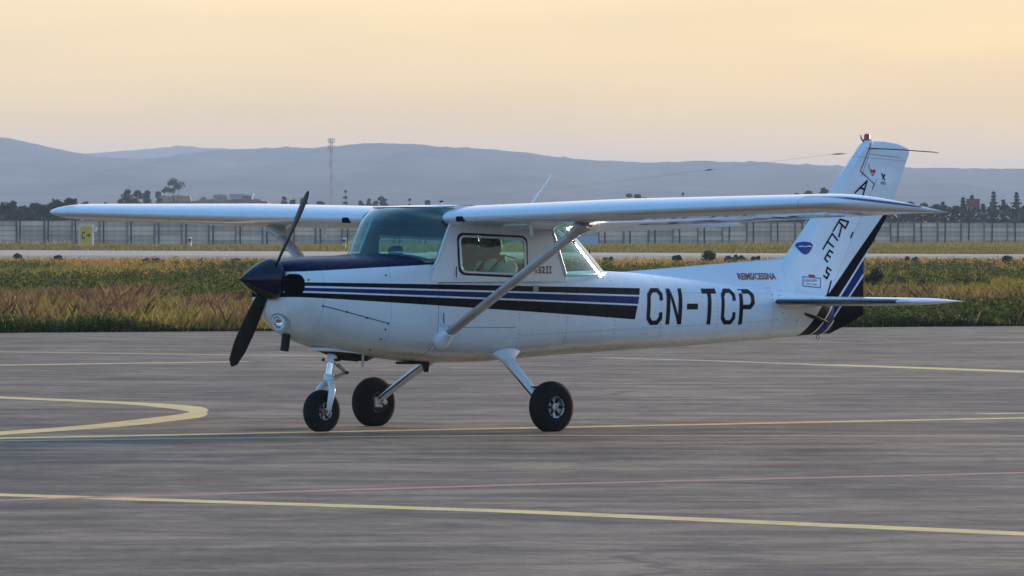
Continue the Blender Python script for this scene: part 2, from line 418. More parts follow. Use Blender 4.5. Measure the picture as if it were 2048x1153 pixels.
# ---- sign, edge markers, cabinet, post, board
M_WHITE = plain('white_sign_paint', (.72, .72, .70), .5); M_SIGNY = plain('sign_yellow', (.95, .50, .005), .45); M_BLACK = plain('sign_black', (.012, .012, .012), .5); M_STEEL = plain('galvanised_steel', (.30, .31, .32), .45, metal=.6)
SY = 645.; sx, sz = at_depth(172, 471, SY)
sg = empty('taxiway_sign', (sx, SY, 0), 0, 'yellow taxiway sign with black C and arrow in a white frame', 'sign'); pxm = SY / F_PX
hw, hh = 14.5 * pxm, 21.5 * pxm
box('frame', -hw, hw, -.10, .10, sz - hh, sz + hh, M_WHITE, sg, .03)
box('face', -hw * .78, hw * .78, -.112, -.101, sz - hh * .86, sz + hh * .86, M_SIGNY, sg)
for x in (-.7, .7): box('leg', x * hw - .04, x * hw + .04, -.04, .04, -.05, sz - hh, M_STEEL, sg)
box('side_box', hw + .01, hw + .24, -.08, .08, sz + hh * .30, sz + hh * .78, M_WHITE, sg, .01)
def flat_poly(name, quads, mat, parent, y):          # quads of (x, z)
    V, Fq = [], []
    for q in quads:
        o = len(V); V += [(x, y, z) for x, z in q]; Fq.append(tuple(range(o, o + len(q))))
    return mk(name, V, Fq, mat, parent, smooth=False)
u = hw
def rect(x0, x1, z0, z1): return [(x0 * u, sz + z0 * u), (x1 * u, sz + z0 * u), (x1 * u, sz + z1 * u), (x0 * u, sz + z1 * u)]
flat_poly('letter', [rect(-.56, -.42, -.45, .45), rect(-.42, -.12, .33, .5), rect(-.42, -.12, -.5, -.33), rect(-.24, -.12, .2, .33), rect(-.24, -.12, -.33, -.2)], M_BLACK, sg, -.115)
flat_poly('arrow', [rect(.05, .45, -.09, .09), [(.38 * u, sz - .34 * u), (.70 * u, sz), (.38 * u, sz + .34 * u)]], M_BLACK, sg, -.115)
M_MARK = Mat('banded_marker_paint'); xx, yy, zz = M_MARK.xyz()
M_MARK.color(M_MARK.rampc(zz * (1 / .8), [(0, (.62, .36, .02)), (.34, (.62, .36, .02)), (.36, (.7, .68, .6)), (.46, (.7, .68, .6)), (.48, (.62, .36, .02)), (.68, (.62, .36, .02)), (.70, (.02, .02, .02)), (.86, (.02, .02, .02)), (.88, (.8, .8, .8)), (1, (.8, .8, .8))])).set(rough=.6); M_MARK = M_MARK.m
for px, py, lab in ((379.5, 497, 'small yellow black banded edge marker beside the yellow sign'), (688.5, 499.5, 'small yellow black banded edge marker farther along the taxiway from the yellow sign')):
    x, Y = ground_at(px, py); mr = empty('edge_marker', (x, Y, 0), 0, lab, 'marker', 'edge markers by the taxiway')
    lathe('body', [(-.03, .15), (0, .15), (.03, .13), (.52, .13), (.53, .16), (.56, .16)], 16, (0, 0, 0), (0, 0, 1), M_MARK, mr)
    lathe('lamp', [(.56, .13), (.70, .13), (.71, .16), (.74, .16), (.80, .08), (.81, .001)], 16, (0, 0, 0), (0, 0, 1), M_MARK, mr)
x, Y = ground_at(1173, 491.5); M_PALE = plain('pale_blue_painted_steel', (.42, .50, .58), .5)
cb = empty('equipment_cabinet', (x, Y, 0), 0, 'pale blue low equipment cabinet in front of the fence', 'cabinet'); q = Y / F_PX
for i in range(3): box('door', (-23 + 15.4 * i) * q + .01, (-23 + 15.4 * (i + 1)) * q - .01, -.32, -.30, .06, 20 * q, M_PALE, cb, .004)
box('body', -23 * q, 23 * q, -.30, .30, .02, 20.5 * q, M_PALE, cb, .01); box('roof', -24 * q, 24 * q, -.36, .34, 20.6 * q, 21.8 * q, M_STEEL, cb, .01)
x, Y = ground_at(1179.5, 521); bo = empty('marker_post', (x, Y, 0), 0, 'short black marker post at the edge of the gravel shoulder', 'post')
tube('shaft', [(0, 0, -.05), (0, 0, .5)], .042, M_BLACK, bo, 10); lathe('cap', [(.5, .05), (.53, .05), (.56, .02), (.561, .001)], 10, (0, 0, 0), (0, 0, 1), M_BLACK, bo)
BY = 980.; bx, bz = at_depth(1946, 412, BY); q = BY / F_PX; M_RUST = plain('red_brown_board_paint', (.26, .075, .04), .7, .3, 2)
bd = empty('square_board', (bx, BY, 0), 0, 'red brown square board on a post among the conifers', 'board')
box('panel', -13.5 * q, 13.5 * q, -.03, .03, bz - 13 * q, bz + 13 * q, M_RUST, bd)
for s in (1, -1): tube('brace', [(-12 * q, -.06, bz - s * 11 * q), (12 * q, -.06, bz + s * 11 * q)], .035, M_BLACK, bd, 6)
tube('post', [(0, .08, -.1), (0, .08, bz + 10 * q)], .09, M_STEEL, bd, 8)
for s in (-1, 1):
    box('frame_rail', -14 * q, 14 * q, -.05, .05, bz + s * 13.2 * q - .04, bz + s * 13.2 * q + .04, M_BLACK, bd)

# ---- lattice mast
MY = 3000.; mx_, _ = at_depth(662.5, 268, MY); top = at_depth(662, 268, MY)[1]
m = Mat('red_white_mast_paint'); xx, yy, zz = m.xyz(); bnd = (zz * (1 / 5.2))._m('FRACT').gt(.5)
m.color(m.mix(bnd, (.34, .30, .30), (.25, .11, .09))).set(rough=.7); M_MAST = m.m
mast = empty('radio_mast', (mx_, MY, 0), 0, 'tall thin red and white lattice radio mast', 'mast')
vf = []; legs = [(.62, 0), (-.31, .54), (-.31, -.54)]
for (x, y) in legs: tube('leg', [(x * 1.25, y * 1.25, -.2), (x * .8, y * .8, top - 2)], .11, M_MAST, mast, 5)
nbr = 30
for k in range(nbr):
    z0, z1 = (top - 2) * k / nbr, (top - 2) * (k + 1) / nbr
    for a, b in ((0, 1), (1, 2), (2, 0)):
        s0 = 1.25 - .45 * k / nbr; s1 = 1.25 - .45 * (k + 1) / nbr
        vf.append(tube_vf([(legs[a][0] * s0, legs[a][1] * s0, z0), (legs[b][0] * s1, legs[b][1] * s1, z1)], .055, 4)); vf.append(tube_vf([(legs[a][0] * s1, legs[a][1] * s1, z1), (legs[b][0] * s1, legs[b][1] * s1, z1)], .05, 4))
mk('bracing', *merge(*vf), M_MAST, mast, smooth=False)
for k in range(6):
    an = k * math.pi / 3
    for zc in (top - 2.6, top - 5.2, top - 10.5 - (k % 2) * 1.5): box('antenna_panel', 1.15 * math.cos(an) - .12, 1.15 * math.cos(an) + .12, 1.15 * math.sin(an) - .12, 1.15 * math.sin(an) + .12, zc - .9, zc + .9, M_STEEL, mast)
for zc in (top - 3.5, top - 1.8, top - 6): lathe('platform', [(0, .3), (0, 1.2), (.12, 1.2), (.12, .3)], 12, (0, 0, zc), (0, 0, 1), M_STEEL, mast)

# ---- earth coloured compound on the left
BD = 1500.; q = BD / F_PX
M_EARTH = m_conc('earth_plaster', (.36, .235, .145)); M_REDB = plain('red_painted_sheet', (.26, .035, .035), .6); M_BLUEW = plain('pale_metal_roof', (.45, .50, .55), .5)
bl = empty('compound_building', (at_depth(425, 400, BD)[0], BD, 0), 0, 'low earth coloured compound with rough parapets and a pale shed on its roof', 'building')
def bpart(name, x0, x1, ytop, ybot, d0, d1, mat, batter=0.0, jag=0.0):
    rng = random.Random(int(x0)); zt = at_depth(0, ytop, BD)[1]; zb = max(-.3, at_depth(0, ybot, BD)[1]); X0, X1 = (x0 - 425) * q, (x1 - 425) * q; n = max(2, int((X1 - X0) / .8)); V = []; Fq = []
    for i in range(n + 1):
        t = i / n; x = X0 + (X1 - X0) * t; xt = X0 + batter + (X1 - X0 - 2 * batter) * t; z = zt + rng.uniform(-jag, jag * .3)
        V += [(x, d0, zb), (xt, d0 + batter, z), (xt, d1 - batter, z), (x, d1, zb)]
    for i in range(n):
        a, b = i * 4, i * 4 + 4
        for k in range(3): Fq.append((a + k, a + k + 1, b + k + 1, b + k))
    Fq += [(0, 3, 2, 1), (n * 4, n * 4 + 1, n * 4 + 2, n * 4 + 3)]
    return mk(name, V, Fq, mat, bl, smooth=False)
bpart('wall', 310, 533, 402, 475, 0, 9, M_EARTH, .05, .16); bpart('tower', 316, 382, 391, 404, 1, 7, M_EARTH, .35, .22); bpart('tower', 424, 454, 389.5, 403, 2, 6, M_EARTH, .25, .15)
bpart('wall', 395, 522, 398.5, 404, 3, 7, M_EARTH, .1, .15); bpart('parapet', 398, 414, 393.5, 400, 3.4, 5, M_EARTH, .5, .2)
bpart('shed', 458, 486, 390, 399, 2.4, 6, M_BLUEW); bpart('shed', 484, 503, 391.5, 398, 2.2, 5.6, M_REDB); bpart('annex', 521, 536, 404, 475, -.6, 4, M_REDB)
bpart('shed_roof', 456, 506, 388.6, 390, 1.9, 6.4, M_BLUEW)
for x0, x1, y0, y1 in ((418, 430, 406.5, 411), (350, 357, 407, 412), (380, 387, 407, 412), (470, 477, 405, 410), (500, 507, 405, 410)):
    w = box('window', (x0 - 425) * q, (x1 - 425) * q, -.012, .03, at_depth(0, y1, BD)[1], at_depth(0, y0, BD)[1], M_BLACK, bl)

# ---- trees
def m_leaf(name, c0, c1):
    m = Mat(name); r = m.island(); n = m.noise(.9, detail=3)
    m.color(m.mix((r * .6 + n * .5).ramp(.25, .85), c0, c1)); m.set(rough=.7, spec=.25); return m.m
M_LEAF = m_leaf('dark_foliage', (.016, .026, .010), (.055, .078, .026)); M_LEAF2 = m_leaf('olive_foliage', (.024, .032, .016), (.085, .095, .045)); M_CONI = m_leaf('conifer_needles', (.012, .022, .012), (.040, .058, .030)); M_BARK = plain('bark', (.07, .052, .038), .95, .3, 6)
def leaf_cloud(cents, rads, per, size, rng, flat=.75):
    C = np.repeat(np.asarray(cents, float), per, 0); Rr = np.repeat(np.asarray(rads, float), per, 0); n = len(C)
    d = rng.normal(size=(n, 3)); d /= np.linalg.norm(d, axis=1)[:, None]
    p = C + d * (Rr * (.45 + .62 * rng.rand(n)))[:, None] * np.array([1, 1, flat])
    return leaf_tris(p, size * (.6 + .8 * rng.rand(n)), rng)
def leaf_tris(p, s, rng):
    n = len(p); a = rng.normal(size=(n, 3)); a /= np.linalg.norm(a, axis=1)[:, None]; b = np.cross(a, rng.normal(size=(n, 3))); b /= np.linalg.norm(b, axis=1)[:, None]
    s = s[:, None]; co = np.stack([p - a * s * .6, p + b * s * .42, p + a * s * .6, p - b * s * .42], 1).reshape(-1, 3)
    return co, np.arange(4 * n).reshape(n, 4)
def broad_tree(px, ytop, wpx, Y, label, group, mat, seed, lobes=None, base_z=0):
    rng = np.random.RandomState(seed); X_, zt = at_depth(px, ytop, Y); w = wpx * Y / F_PX
    t = empty('broadleaf_tree', (X_, Y, base_z), 0, label, 'tree', group); zt -= base_z
    cents, rads = [], []
    if lobes:
        for lx, ly, lr in lobes:
            cents.append(((lx - px) * Y / F_PX, rng.uniform(-.4, .4), at_depth(0, ly, Y)[1] - base_z)); rads.append(lr * Y / F_PX)
    else:
        n = 22; ch = min(zt * .95, w * 1.7)
        for i in range(n):
            f = rng.rand(); an = rng.rand() * 6.28; rr = w * .5 * (1 - .55 * abs(f - .38) ** 1.2 * 1.6) * rng.uniform(.25, .78)
            cents.append((rr * math.cos(an), rr * math.sin(an), zt - ch + f * (ch - w * .12))); rads.append(w * rng.uniform(.13, .24))
        cents.append((rng.uniform(-.1, .1) * w, 0, zt - w * .14)); rads.append(w * .15)
    co, q4 = leaf_cloud(cents, rads, 120, .26, rng)
    npmesh('crown', co, q4, mat, t, 4)
    vf = [tube_vf([(0, 0, -.2), (rng.uniform(-.1, .1), 0, zt * .35), (rng.uniform(-.2, .2), 0, zt * .7)], [.045 * zt * .6, .03 * zt * .6, .014 * zt * .6], 8)]
    for c in cents[::2]: vf.append(tube_vf([(0, 0, zt * .28), (c[0] * .5, c[1] * .5, (zt * .3 + c[2]) * .52), c], [.02 * zt * .5, .012 * zt * .5, .004 * zt * .5], 5))
    mk('trunk', *merge(*vf), M_BARK, t); return t
def conifer(px, ytop, wpx, Y, label, group, seed, tiers=9):
    rng = np.random.RandomState(seed); X_, zt = at_depth(px, ytop, Y); w = wpx * Y / F_PX; t = empty('conifer_tree', (X_, Y, 0), 0, label, 'tree', group)
    P = []; S = []; vf = [tube_vf([(0, 0, -.2), (0, 0, zt * .5), (rng.uniform(-.05, .05), 0, zt)], [.028 * zt, .016 * zt, .004], 7)]
    for k in range(tiers):
        f = k / (tiers - 1); z = zt * (.22 + .74 * f); L = w * .5 * (1.05 - f) ** .85 * rng.uniform(.72, 1.15) + .06
        nb = 7
        for b in range(nb):
            an = b * 6.283 / nb + k * .7 + rng.uniform(-.25, .25); l = L * rng.uniform(.6, 1.12)
            tip = (l * math.cos(an), l * math.sin(an), z - l * .10 + rng.uniform(-.05, .12) * l)
            vf.append(tube_vf([(0, 0, z), tip], [.01 * zt * .4, .004], 4, cap=False))
            for s in np.linspace(.18, 1, 11):
                P.append((tip[0] * s + rng.normal() * .05, tip[1] * s + rng.normal() * .05, z + (tip[2] - z) * s + rng.normal() * .05)); S.append(.20 + .14 * (1 - s) + rng.rand() * .12)
    for s in np.linspace(.9, 1, 6): P.append((rng.normal() * .04, rng.normal() * .04, zt * s)); S.append(.14)
    co, q4 = leaf_tris(np.array(P), np.array(S), rng); npmesh('crown', co, q4, M_CONI, t, 4); mk('trunk', *merge(*vf), M_BARK, t, smooth=False); return t
G1 = 'bushy trees crowded behind the wall'; L1 = 'dark bushy tree in the clump rising over the wall beside the yellow sign'
for i, (px, yt, w) in enumerate([(-30, 408, 70), (18, 401, 66), (66, 405, 58), (112, 399, 50), (140, 397, 42), (42, 412, 60), (92, 413, 50)]): broad_tree(px, yt, w, 800 + 12 * (i % 3), L1, G1, M_LEAF, 20 + i)
L2 = 'rounded bushy tree standing just beside the earth coloured compound'; G2 = 'trees beside the compound'
for i, (px, yt, w) in enumerate([(258, 378, 40), (275, 380, 38), (292, 381, 26), (246, 398, 30)]): broad_tree(px, yt, w, 1180 + i * 15, L2, G2, M_LEAF, 40 + i)
broad_tree(349, 355, 46, 1450, 'tree with separate dense rounded lobes rising over the compound', None, M_LEAF, 51, lobes=[(347, 364, 10), (341, 367, 6), (360, 370, 11), (354, 374, 8), (334, 379, 7), (328, 382, 5), (344, 382, 7)])
broad_tree(317, 384, 16, 1440, 'small ragged shrub tree at the outer corner of the compound', None, M_LEAF2, 52)
L3 = 'small bushy tree in the sparse far row beyond the wall'; G3 = 'far scattered small trees'
for i, (px, yt, w, mt) in enumerate([(567, 394, 18, M_LEAF), (585, 400, 14, M_LEAF), (607, 396, 18, M_LEAF2), (640, 404, 20, M_LEAF), (738, 398, 20, M_LEAF2), (765, 393, 24, M_LEAF), (752, 402, 20, M_LEAF), (722, 402, 16, M_LEAF2), (855, 402, 16, M_LEAF), (1258, 388, 24, M_LEAF), (1274, 389, 24, M_LEAF), (1290, 396, 16, M_LEAF2), (212, 405, 14, M_LEAF), (170, 404, 16, M_LEAF)]): broad_tree(px, yt, w, 1250 + 10 * (i % 4), L3, G3, mt, 60 + i)
L4 = 'bushy olive green tree in the clump beyond the wall behind the aircraft tail'; G4 = 'trees behind the fin'
for i, (px, yt, w) in enumerate([(1594, 387, 22), (1618, 382, 30), (1648, 375, 36), (1668, 378, 34), (1820, 404, 34), (1848, 407, 30), (1872, 409, 24)]): broad_tree(px, yt, w, 1100 + 10 * (i % 3), L4 if i < 4 else 'low bushy tree in the row leading up to the conifers', G4 if i < 4 else 'low trees before the conifers', M_LEAF2, 80 + i)
conifer(691, 380, 26, 1300, 'lone tiered conifer standing beside the radio mast', None, 100, 7); conifer(819, 397, 14, 1300, 'tiny conifer in the sparse far row past the lone tiered conifer', None, 101, 6); conifer(1366, 385, 18, 1300, 'small lone conifer beyond the wall between two bushy clumps', None, 102, 6)
L5 = 'dark tiered conifer in the row by the red brown board'; G5 = 'conifers by the red brown board'
for i, (px, yt, w, lab) in enumerate([(1886, 405, 26, 'small conifer standing apart from the row by the red brown board'), (1926, 395, 40, 'broad dark conifer just beside the red brown board'), (1944, 391, 34, 'conifer rising directly behind the red brown board'), (1987, 383, 34, 'tall slim tiered conifer next after the red brown board'), (2007, 399, 22, 'short thin conifer between the two tallest conifers'), (2033, 384, 40, 'tall broad tiered conifer at the end of the conifer row'), (1966, 408, 34, 'low conifer between the red brown board and the tall slim conifer')]): conifer(px, yt, w, 1000 + 9 * (i % 3), lab, G5, 110 + i, 12)
# the low dark wood that runs unbroken behind the wall
rng = np.random.RandomState(5); cents, rads = [], []
for i in range(560):
    px = rng.uniform(-250, 2350) if i < 300 else (rng.uniform(-1700, -250) if i % 2 else rng.uniform(2350, 3700)); Y = rng.uniform(860, 960)
    ht = 421 if px > 1700 else (428 if px > 1100 else 420)
    for yy in (ht + rng.uniform(0, 10), 446, 462):
        cents.append((at_depth(px, yy, Y)[0], Y, at_depth(px, yy, Y)[1])); rads.append(rng.uniform(.5, 1.0))
co, q4 = leaf_cloud(cents, rads, 60, .42, rng); tag(npmesh('distant_woodland', co, q4, M_LEAF, None, 4), 'low dark wood running behind the concrete wall', kind='stuff')
# ================================================================== AIRCRAFT
# aircraft frame: x = metres aft of the nose wheel, y = to starboard, z = up; l = metres to port
PSI = R(39.78); AD, ANX = 65.0, -1.549; _c, _s = math.cos(PSI), math.sin(PSI)
def inv(px, py, l):
    u = (px - 1024) / F_PX; a = (u * (AD - l * _c) - ANX - l * _s) / (_c - u * _s); Y = AD + a * _s - l * _c
    return a, CAM_H - (py - Y_HOR) * Y / F_PX
plane = empty('light_aircraft', (ANX, AD, 0), PSI, 'white high wing light aircraft with navy and black stripes and a navy spinner', 'aircraft')

ROLL = .0062; plane.rotation_euler = (-ROLL, 0, PSI)
# ---- paints
WHITE = (.72, .82, .92); BLACKP = (.004, .005, .009); BLUEP = (.006, .026, .15); NAVY = (.007, .009, .042)
def line_fit(pts):                                   # pixel points with their port offset -> z = m a + b
    P = np.array([inv(*p) for p in pts]); m_, b_ = np.polyfit(P[:, 0], P[:, 1], 1); return m_, b_
ST = [line_fit(p) for p in (
    [(645, 565.5, .43), (880, 571, .53), (1283, 577, .38)], [(645, 572.3, .43), (880, 581.5, .53), (1281, 590.5, .38)], [(645, 576.2, .43), (880, 584.5, .53), (1280, 593.8, .38)],
    [(645, 582.8, .43), (880, 595, .53), (1277, 608.5, .38)], [(645, 586.5, .43), (880, 598, .53), (1276, 612, .38)], [(648, 598, .43), (880, 612, .53), (1268, 640, .38)])]
def line_a(p0, p1, l0, l1=None):                     # a = m z + b through two pixels
    a0, z0 = inv(*p0, l0); a1, z1 = inv(*p1, l0 if l1 is None else l1); m_ = (a1 - a0) / (z1 - z0); return m_, a0 - m_ * z0
S_END = line_a((1283, 577), (1268, 640), .38)
T_UP = [line_a((1760, 446), (1651, 596), .03), line_a((1760, 473), (1675, 598), .03), line_a((1760, 478), (1680, 598), .03), line_a((1745, 529), (1696, 598), .03), line_a((1746, 534), (1700, 598), .03)]
T_LO = [line_a((1639, 617), (1601.6, 669), .09), line_a((1662.5, 615), (1627, 667), .08), line_a((1666, 615), (1630.5, 667), .08), line_a((1684.5, 615), (1651, 663), .06), line_a((1688, 615), (1654.5, 663), .06)]
def paint_base(m, x, y, z):
    n = m.noise(3.0, detail=5, rough=.6); n2 = m.noise(26, detail=3, rough=.6); grime = (n * .6 + n2 * .4).ramp(.44, .66)
    return m.mix(grime * .30, WHITE, (.61, .67, .73))
def lum(m, c):
    n = m.N.new('ShaderNodeRGBToBW'); m.L.new(c, n.inputs[0]); return X(m.nt, n.outputs[0])
def seam(m, base, cond, c=(.10, .10, .10)): return m.mix(cond, base, c)
def m_body():
    m = Mat('fuselage_paint'); x, y, z = m.xyz(); base = paint_base(m, x, y, z)
    # oil and exhaust grime running aft along the belly
    st = m.noise(1.0, vec=m.mapped((1.2, 9, 9)), detail=5, rough=.65)
    belly = (.80 - z + (x - 2.2).abs() * -.03).ramp(.0, .22) * st.ramp(.35, .6)
    base = m.mix(belly * .8, base, (.26, .24, .21))
    chips = m.voronoi(34).ramp(.20, .14) * m.noise(2.4, detail=2).ramp(.56, .64) * (1.0 - z).ramp(0, .12)
    base = m.mix(chips * .5, base, (.12, .12, .12))
    def L(i): return x * ST[i][0] + ST[i][1]
    inside = x.lt(z * S_END[0] + S_END[1])
    def band(i, j): return z.lt(L(i)) * z.gt(L(j)) * inside
    def seams(b):
        for a0 in (.80,):
            wob = (x - a0 - (z - 1.0) * .02).abs().lt(.0032)
            b = m.mix(wob * .75, b, (.07, .07, .07))
        hl = (z - (.845 - (x - .9) * .01)).abs().lt(.0032) * x.gt(.9) * x.lt(1.62)
        b = m.mix(hl * .7, b, (.07, .07, .07))
        for a0 in (2.2, 3.35, 4.75):
            b = m.mix((x - a0).abs().lt(.0022) * .38, b, (.2, .2, .2))
        return b
    base = seams(base)
    def rivrow(b, u, v, on, k=30.0):
        fu = (u * k); fv = (v * k)._m('FRACT') - .5; return m.mix((fu * fu + fv * fv).lt(.045) * on * .45, b, (.16, .16, .17))
    for a0 in (1.66, 2.2, 2.78, 3.35, 4.05, 4.75): base = rivrow(base, x - a0, z, z.lt(1.3))
    for z0, s0 in ((.79, .03), (1.13, -.012)): base = rivrow(base, z - (x * s0 + z0 - s0 * 2.2), x, x.gt(1.66) * x.lt(4.76))
    # a loose rivet row texture
    riv = m.voronoi(1, vec=m.mapped((22, 22, 22))).lt(.085) * ((x - .43).abs().lt(.03)._m('MAXIMUM', (z - .80).abs().lt(.02) * x.gt(2.0)))
    base = m.mix(riv * .6, base, (.12, .12, .12))
    base = m.mix(band(0, 1)._m('MAXIMUM', band(4, 5)), base, BLACKP); base = m.mix(band(2, 3), base, BLUEP)
    hood = z.gt(x * .043 + 1.326) * x.lt(.812)
    base = m.mix(hood, base, NAVY)
    tl = [x.gt(z * a + b) for a, b in T_LO]
    base = m.mix(tl[0], base, BLACKP); base = m.mix(tl[1], base, WHITE); base = m.mix(tl[2], base, BLUEP); base = m.mix(tl[3], base, WHITE); base = m.mix(tl[4], base, BLACKP)
    m.color(base); m.set(rough=m.noise(5).ramp(.2, .9) * .16 + .20, spec=lum(m, base) * .55 + .10)
    m.bump(m.noise(2.6, detail=2), .28, .02); return m.m
def m_fin():
    m = Mat('fin_paint'); x, y, z = m.xyz(); base = paint_base(m, x, y, z)
    for a, b in ((.916 * 0 + .57, 4.905),):
        base = m.mix((x - (z * a + b)).abs().lt(.003) * z.lt(2.02) * .3, base, (.15, .15, .15))
    base = m.mix((z - (2.27 - (x - 5.9) * .06)).abs().lt(.003) * .45, base, (.12, .12, .12))
    up = [x.gt(z * a + b) for a, b in T_UP]; lo = [x.gt(z * a + b) for a, b in T_LO]; low = z.lt(1.02)
    for i, c in enumerate((BLACKP, WHITE, BLUEP, WHITE, BLACKP)):
        base = m.mix(up[i] * (1 - low) + lo[i] * low, base, c)
    m.color(base); m.set(rough=.24, spec=lum(m, base) * .55 + .08); return m.m
def m_wing():
    m = Mat('wing_paint'); x, y, z = m.xyz(); base = paint_base(m, x, y, z)
    bay = (y.abs() * (1 / .62))._m('FRACT'); base = m.mix((bay - .5).abs().lt(.0035) * .35, base, (.2, .2, .2))
    base = m.mix((x - 1.28).abs().lt(.0025) * .4, base, (.2, .2, .2))
    m.color(base); m.set(rough=.19, coat=.8, coatr=.07, spec=.6); m.bump(m.noise(1.6, detail=3), .25, .02); return m.m
def m_tip():
    m = Mat('wing_tip_paint'); x, y, z = m.xyz(); base = paint_base(m, x, y, z)
    st = (z - (1.872 - (x - 1.05) * .085)).abs().lt(.0095) * x.lt(1.95)
    m.color(m.mix(st, base, BLUEP)); m.set(rough=.2, coat=.7, coatr=.08); return m.m
def m_stab():
    m = Mat('stabilizer_paint'); x, y, z = m.xyz(); base = paint_base(m, x, y, z)
    le = 4.765 + (y.abs() - .18) * .238
    m.color(m.mix((x - le).lt(.055) * y.abs().lt(1.40) * y.abs().gt(.20) * z.lt(1.052), base, BLACKP)); m.set(rough=.24, coat=.6, coatr=.1); return m.m
M_BODY, M_FIN, M_WING, M_TIPP, M_STABP = m_body(), m_fin(), m_wing(), m_tip(), m_stab()
def m_whitep():
    m = Mat('gear_white_paint'); x, y, z = m.xyz(); m.color(paint_base(m, x, y, z)); m.set(rough=.3, coat=.4); return m.m
M_WP = m_whitep()
M_NAVY = plain('navy_gloss_paint', (.005, .006, .024), .2, .1, 8, spec=.4); M_DARK = plain('black_interior', (.008, .008, .009), .8, .2, spec=.1); M_RUB = plain('tyre_rubber', (.009, .009, .0095), .8, .3, 40, spec=.2)
M_ALU = plain('worn_aluminium', (.42, .42, .42), .42, .3, 14, metal=.8); M_STRUT = plain('strut_grey_paint', (.50, .51, .53), .30, .12, 9, coat=.4); M_BLK = plain('black_painted_metal', (.010, .010, .011), .5, spec=.25); M_CHROME = plain('lamp_reflector', (.8, .8, .8), .08, .02, metal=1.0)
M_TEXT = plain('black_letter_vinyl', (.004, .004, .006), .4, .1, spec=.12); M_BROWN = plain('brown_letter_vinyl', (.26, .04, .018), .5); M_GREYP = plain('grey_placard', (.33, .33, .34), .5); M_REDV = plain('red_vinyl', (.50, .025, .03), .4); M_BLUEV = plain('blue_vinyl', (.016, .045, .26), .4); M_WHITEV = plain('white_vinyl', (.72, .74, .78), .4)
def m_glass(name, tint, refl=1.0):
    m = bpy.data.materials.new(name); m.use_nodes = True; nt = m.node_tree; N, L = nt.nodes, nt.links
    for n in list(N): N.remove(n)
    out = N.new('ShaderNodeOutputMaterial'); tr = N.new('ShaderNodeBsdfTransparent'); gl = N.new('ShaderNodeBsdfGlossy'); mix = N.new('ShaderNodeMixShader'); lw = N.new('ShaderNodeLayerWeight'); fr = N.new('ShaderNodeMath'); fr2 = N.new('ShaderNodeMath'); ns = N.new('ShaderNodeTexNoise'); bp = N.new('ShaderNodeBump')
    ns.inputs['Scale'].default_value = 2.2; bp.inputs['Strength'].default_value = .03; bp.inputs['Distance'].default_value = .02; L.new(ns.outputs['Fac'], bp.inputs['Height']); L.new(bp.outputs[0], gl.inputs['Normal'])
    tr.inputs['Color'].default_value = (*tint, 1); gl.inputs['Roughness'].default_value = .03; gl.inputs['Color'].default_value = (.9, 1, 1, 1); lw.inputs['Blend'].default_value = .5; fr.operation = 'POWER'; fr.inputs[1].default_value = 3.6; fr2.operation = 'MULTIPLY_ADD'; fr2.inputs[1].default_value = .80; fr2.inputs[2].default_value = .05 * refl; L.new(lw.outputs['Facing'], fr.inputs[0]); L.new(fr.outputs[0], fr2.inputs[0])
    L.new(fr2.outputs[0], mix.inputs[0]); L.new(tr.outputs[0], mix.inputs[1]); L.new(gl.outputs[0], mix.inputs[2]); L.new(mix.outputs[0], out.inputs['Surface']); return m
M_CLEAR = m_glass('clear_lamp_glass', (.95, .96, .97)); M_GLASS = m_glass('green_tinted_acrylic', (.58, .84, .76)); M_GLASS_W = m_glass('green_tinted_windshield', (.52, .80, .78), 1.6)

# ---- fuselage sections: a, half width, top, bottom, height of max width, top exponent, bottom exponent
SEC = np.array([
    (-.488, .20, 1.315, 1.03, 1.18, 2.4, 2.2), (-.482, .27, 1.345, .985, 1.17, 2.5, 2.2), (-.465, .325, 1.368, .945, 1.165, 2.6, 2.2), (-.43, .372, 1.388, .90, 1.155, 2.7, 2.2), (-.38, .405, 1.403, .845, 1.14, 2.8, 2.2), (-.31, .43, 1.416, .79, 1.12, 2.9, 2.3),
    (-.18, .455, 1.426, .732, 1.10, 3.1, 2.4), (0, .475, 1.431, .678, 1.07, 3.4, 2.5), (.25, .496, 1.436, .634, 1.03, 3.9, 2.7), (.45, .511, 1.447, .607, 1.02, 4.6, 2.9), (.62, .524, 1.443, .594, 1.02, 5.4, 3.0), (.77, .530, 1.42, .582, 1.02, 6.2, 3.1), (.80, .531, 1.40, .579, 1.0, 7, 3.1), (.803, .531, 1.236, .578, .95, 10, 3.1),
    (1.08, .536, 1.235, .556, .92, 12, 3.2), (1.4, .538, 1.235, .551, .92, 12, 3.2), (1.9, .524, 1.236, .574, .92, 12, 3.1), (2.2, .496, 1.245, .59, .93, 9, 3.0), (2.43, .470, 1.272, .602, .93, 6, 2.9), (2.7, .438, 1.292, .612, .94, 4.4, 2.9), (2.9, .412, 1.298, .620, .94, 3.8, 2.8), (3.2, .376, 1.286, .633, .94, 3.3, 2.8),
    (3.53, .336, 1.262, .645, .94, 3.1, 2.8), (4.0, .282, 1.222, .668, .94, 3.0, 2.7), (4.65, .205, 1.167, .702, .94, 2.9, 2.6), (5.03, .160, 1.135, .722, .94, 2.8, 2.5), (5.22, .136, 1.12, .735, .93, 2.7, 2.4), (5.45, .100, 1.095, .745, .92, 2.6, 2.3), (5.56, .070, 1.08, .775, .92, 2.4, 2.2)])
def sec(a): return [float(pchip(SEC[:, 0], SEC[:, k], [a])[0]) for k in range(1, 7)]
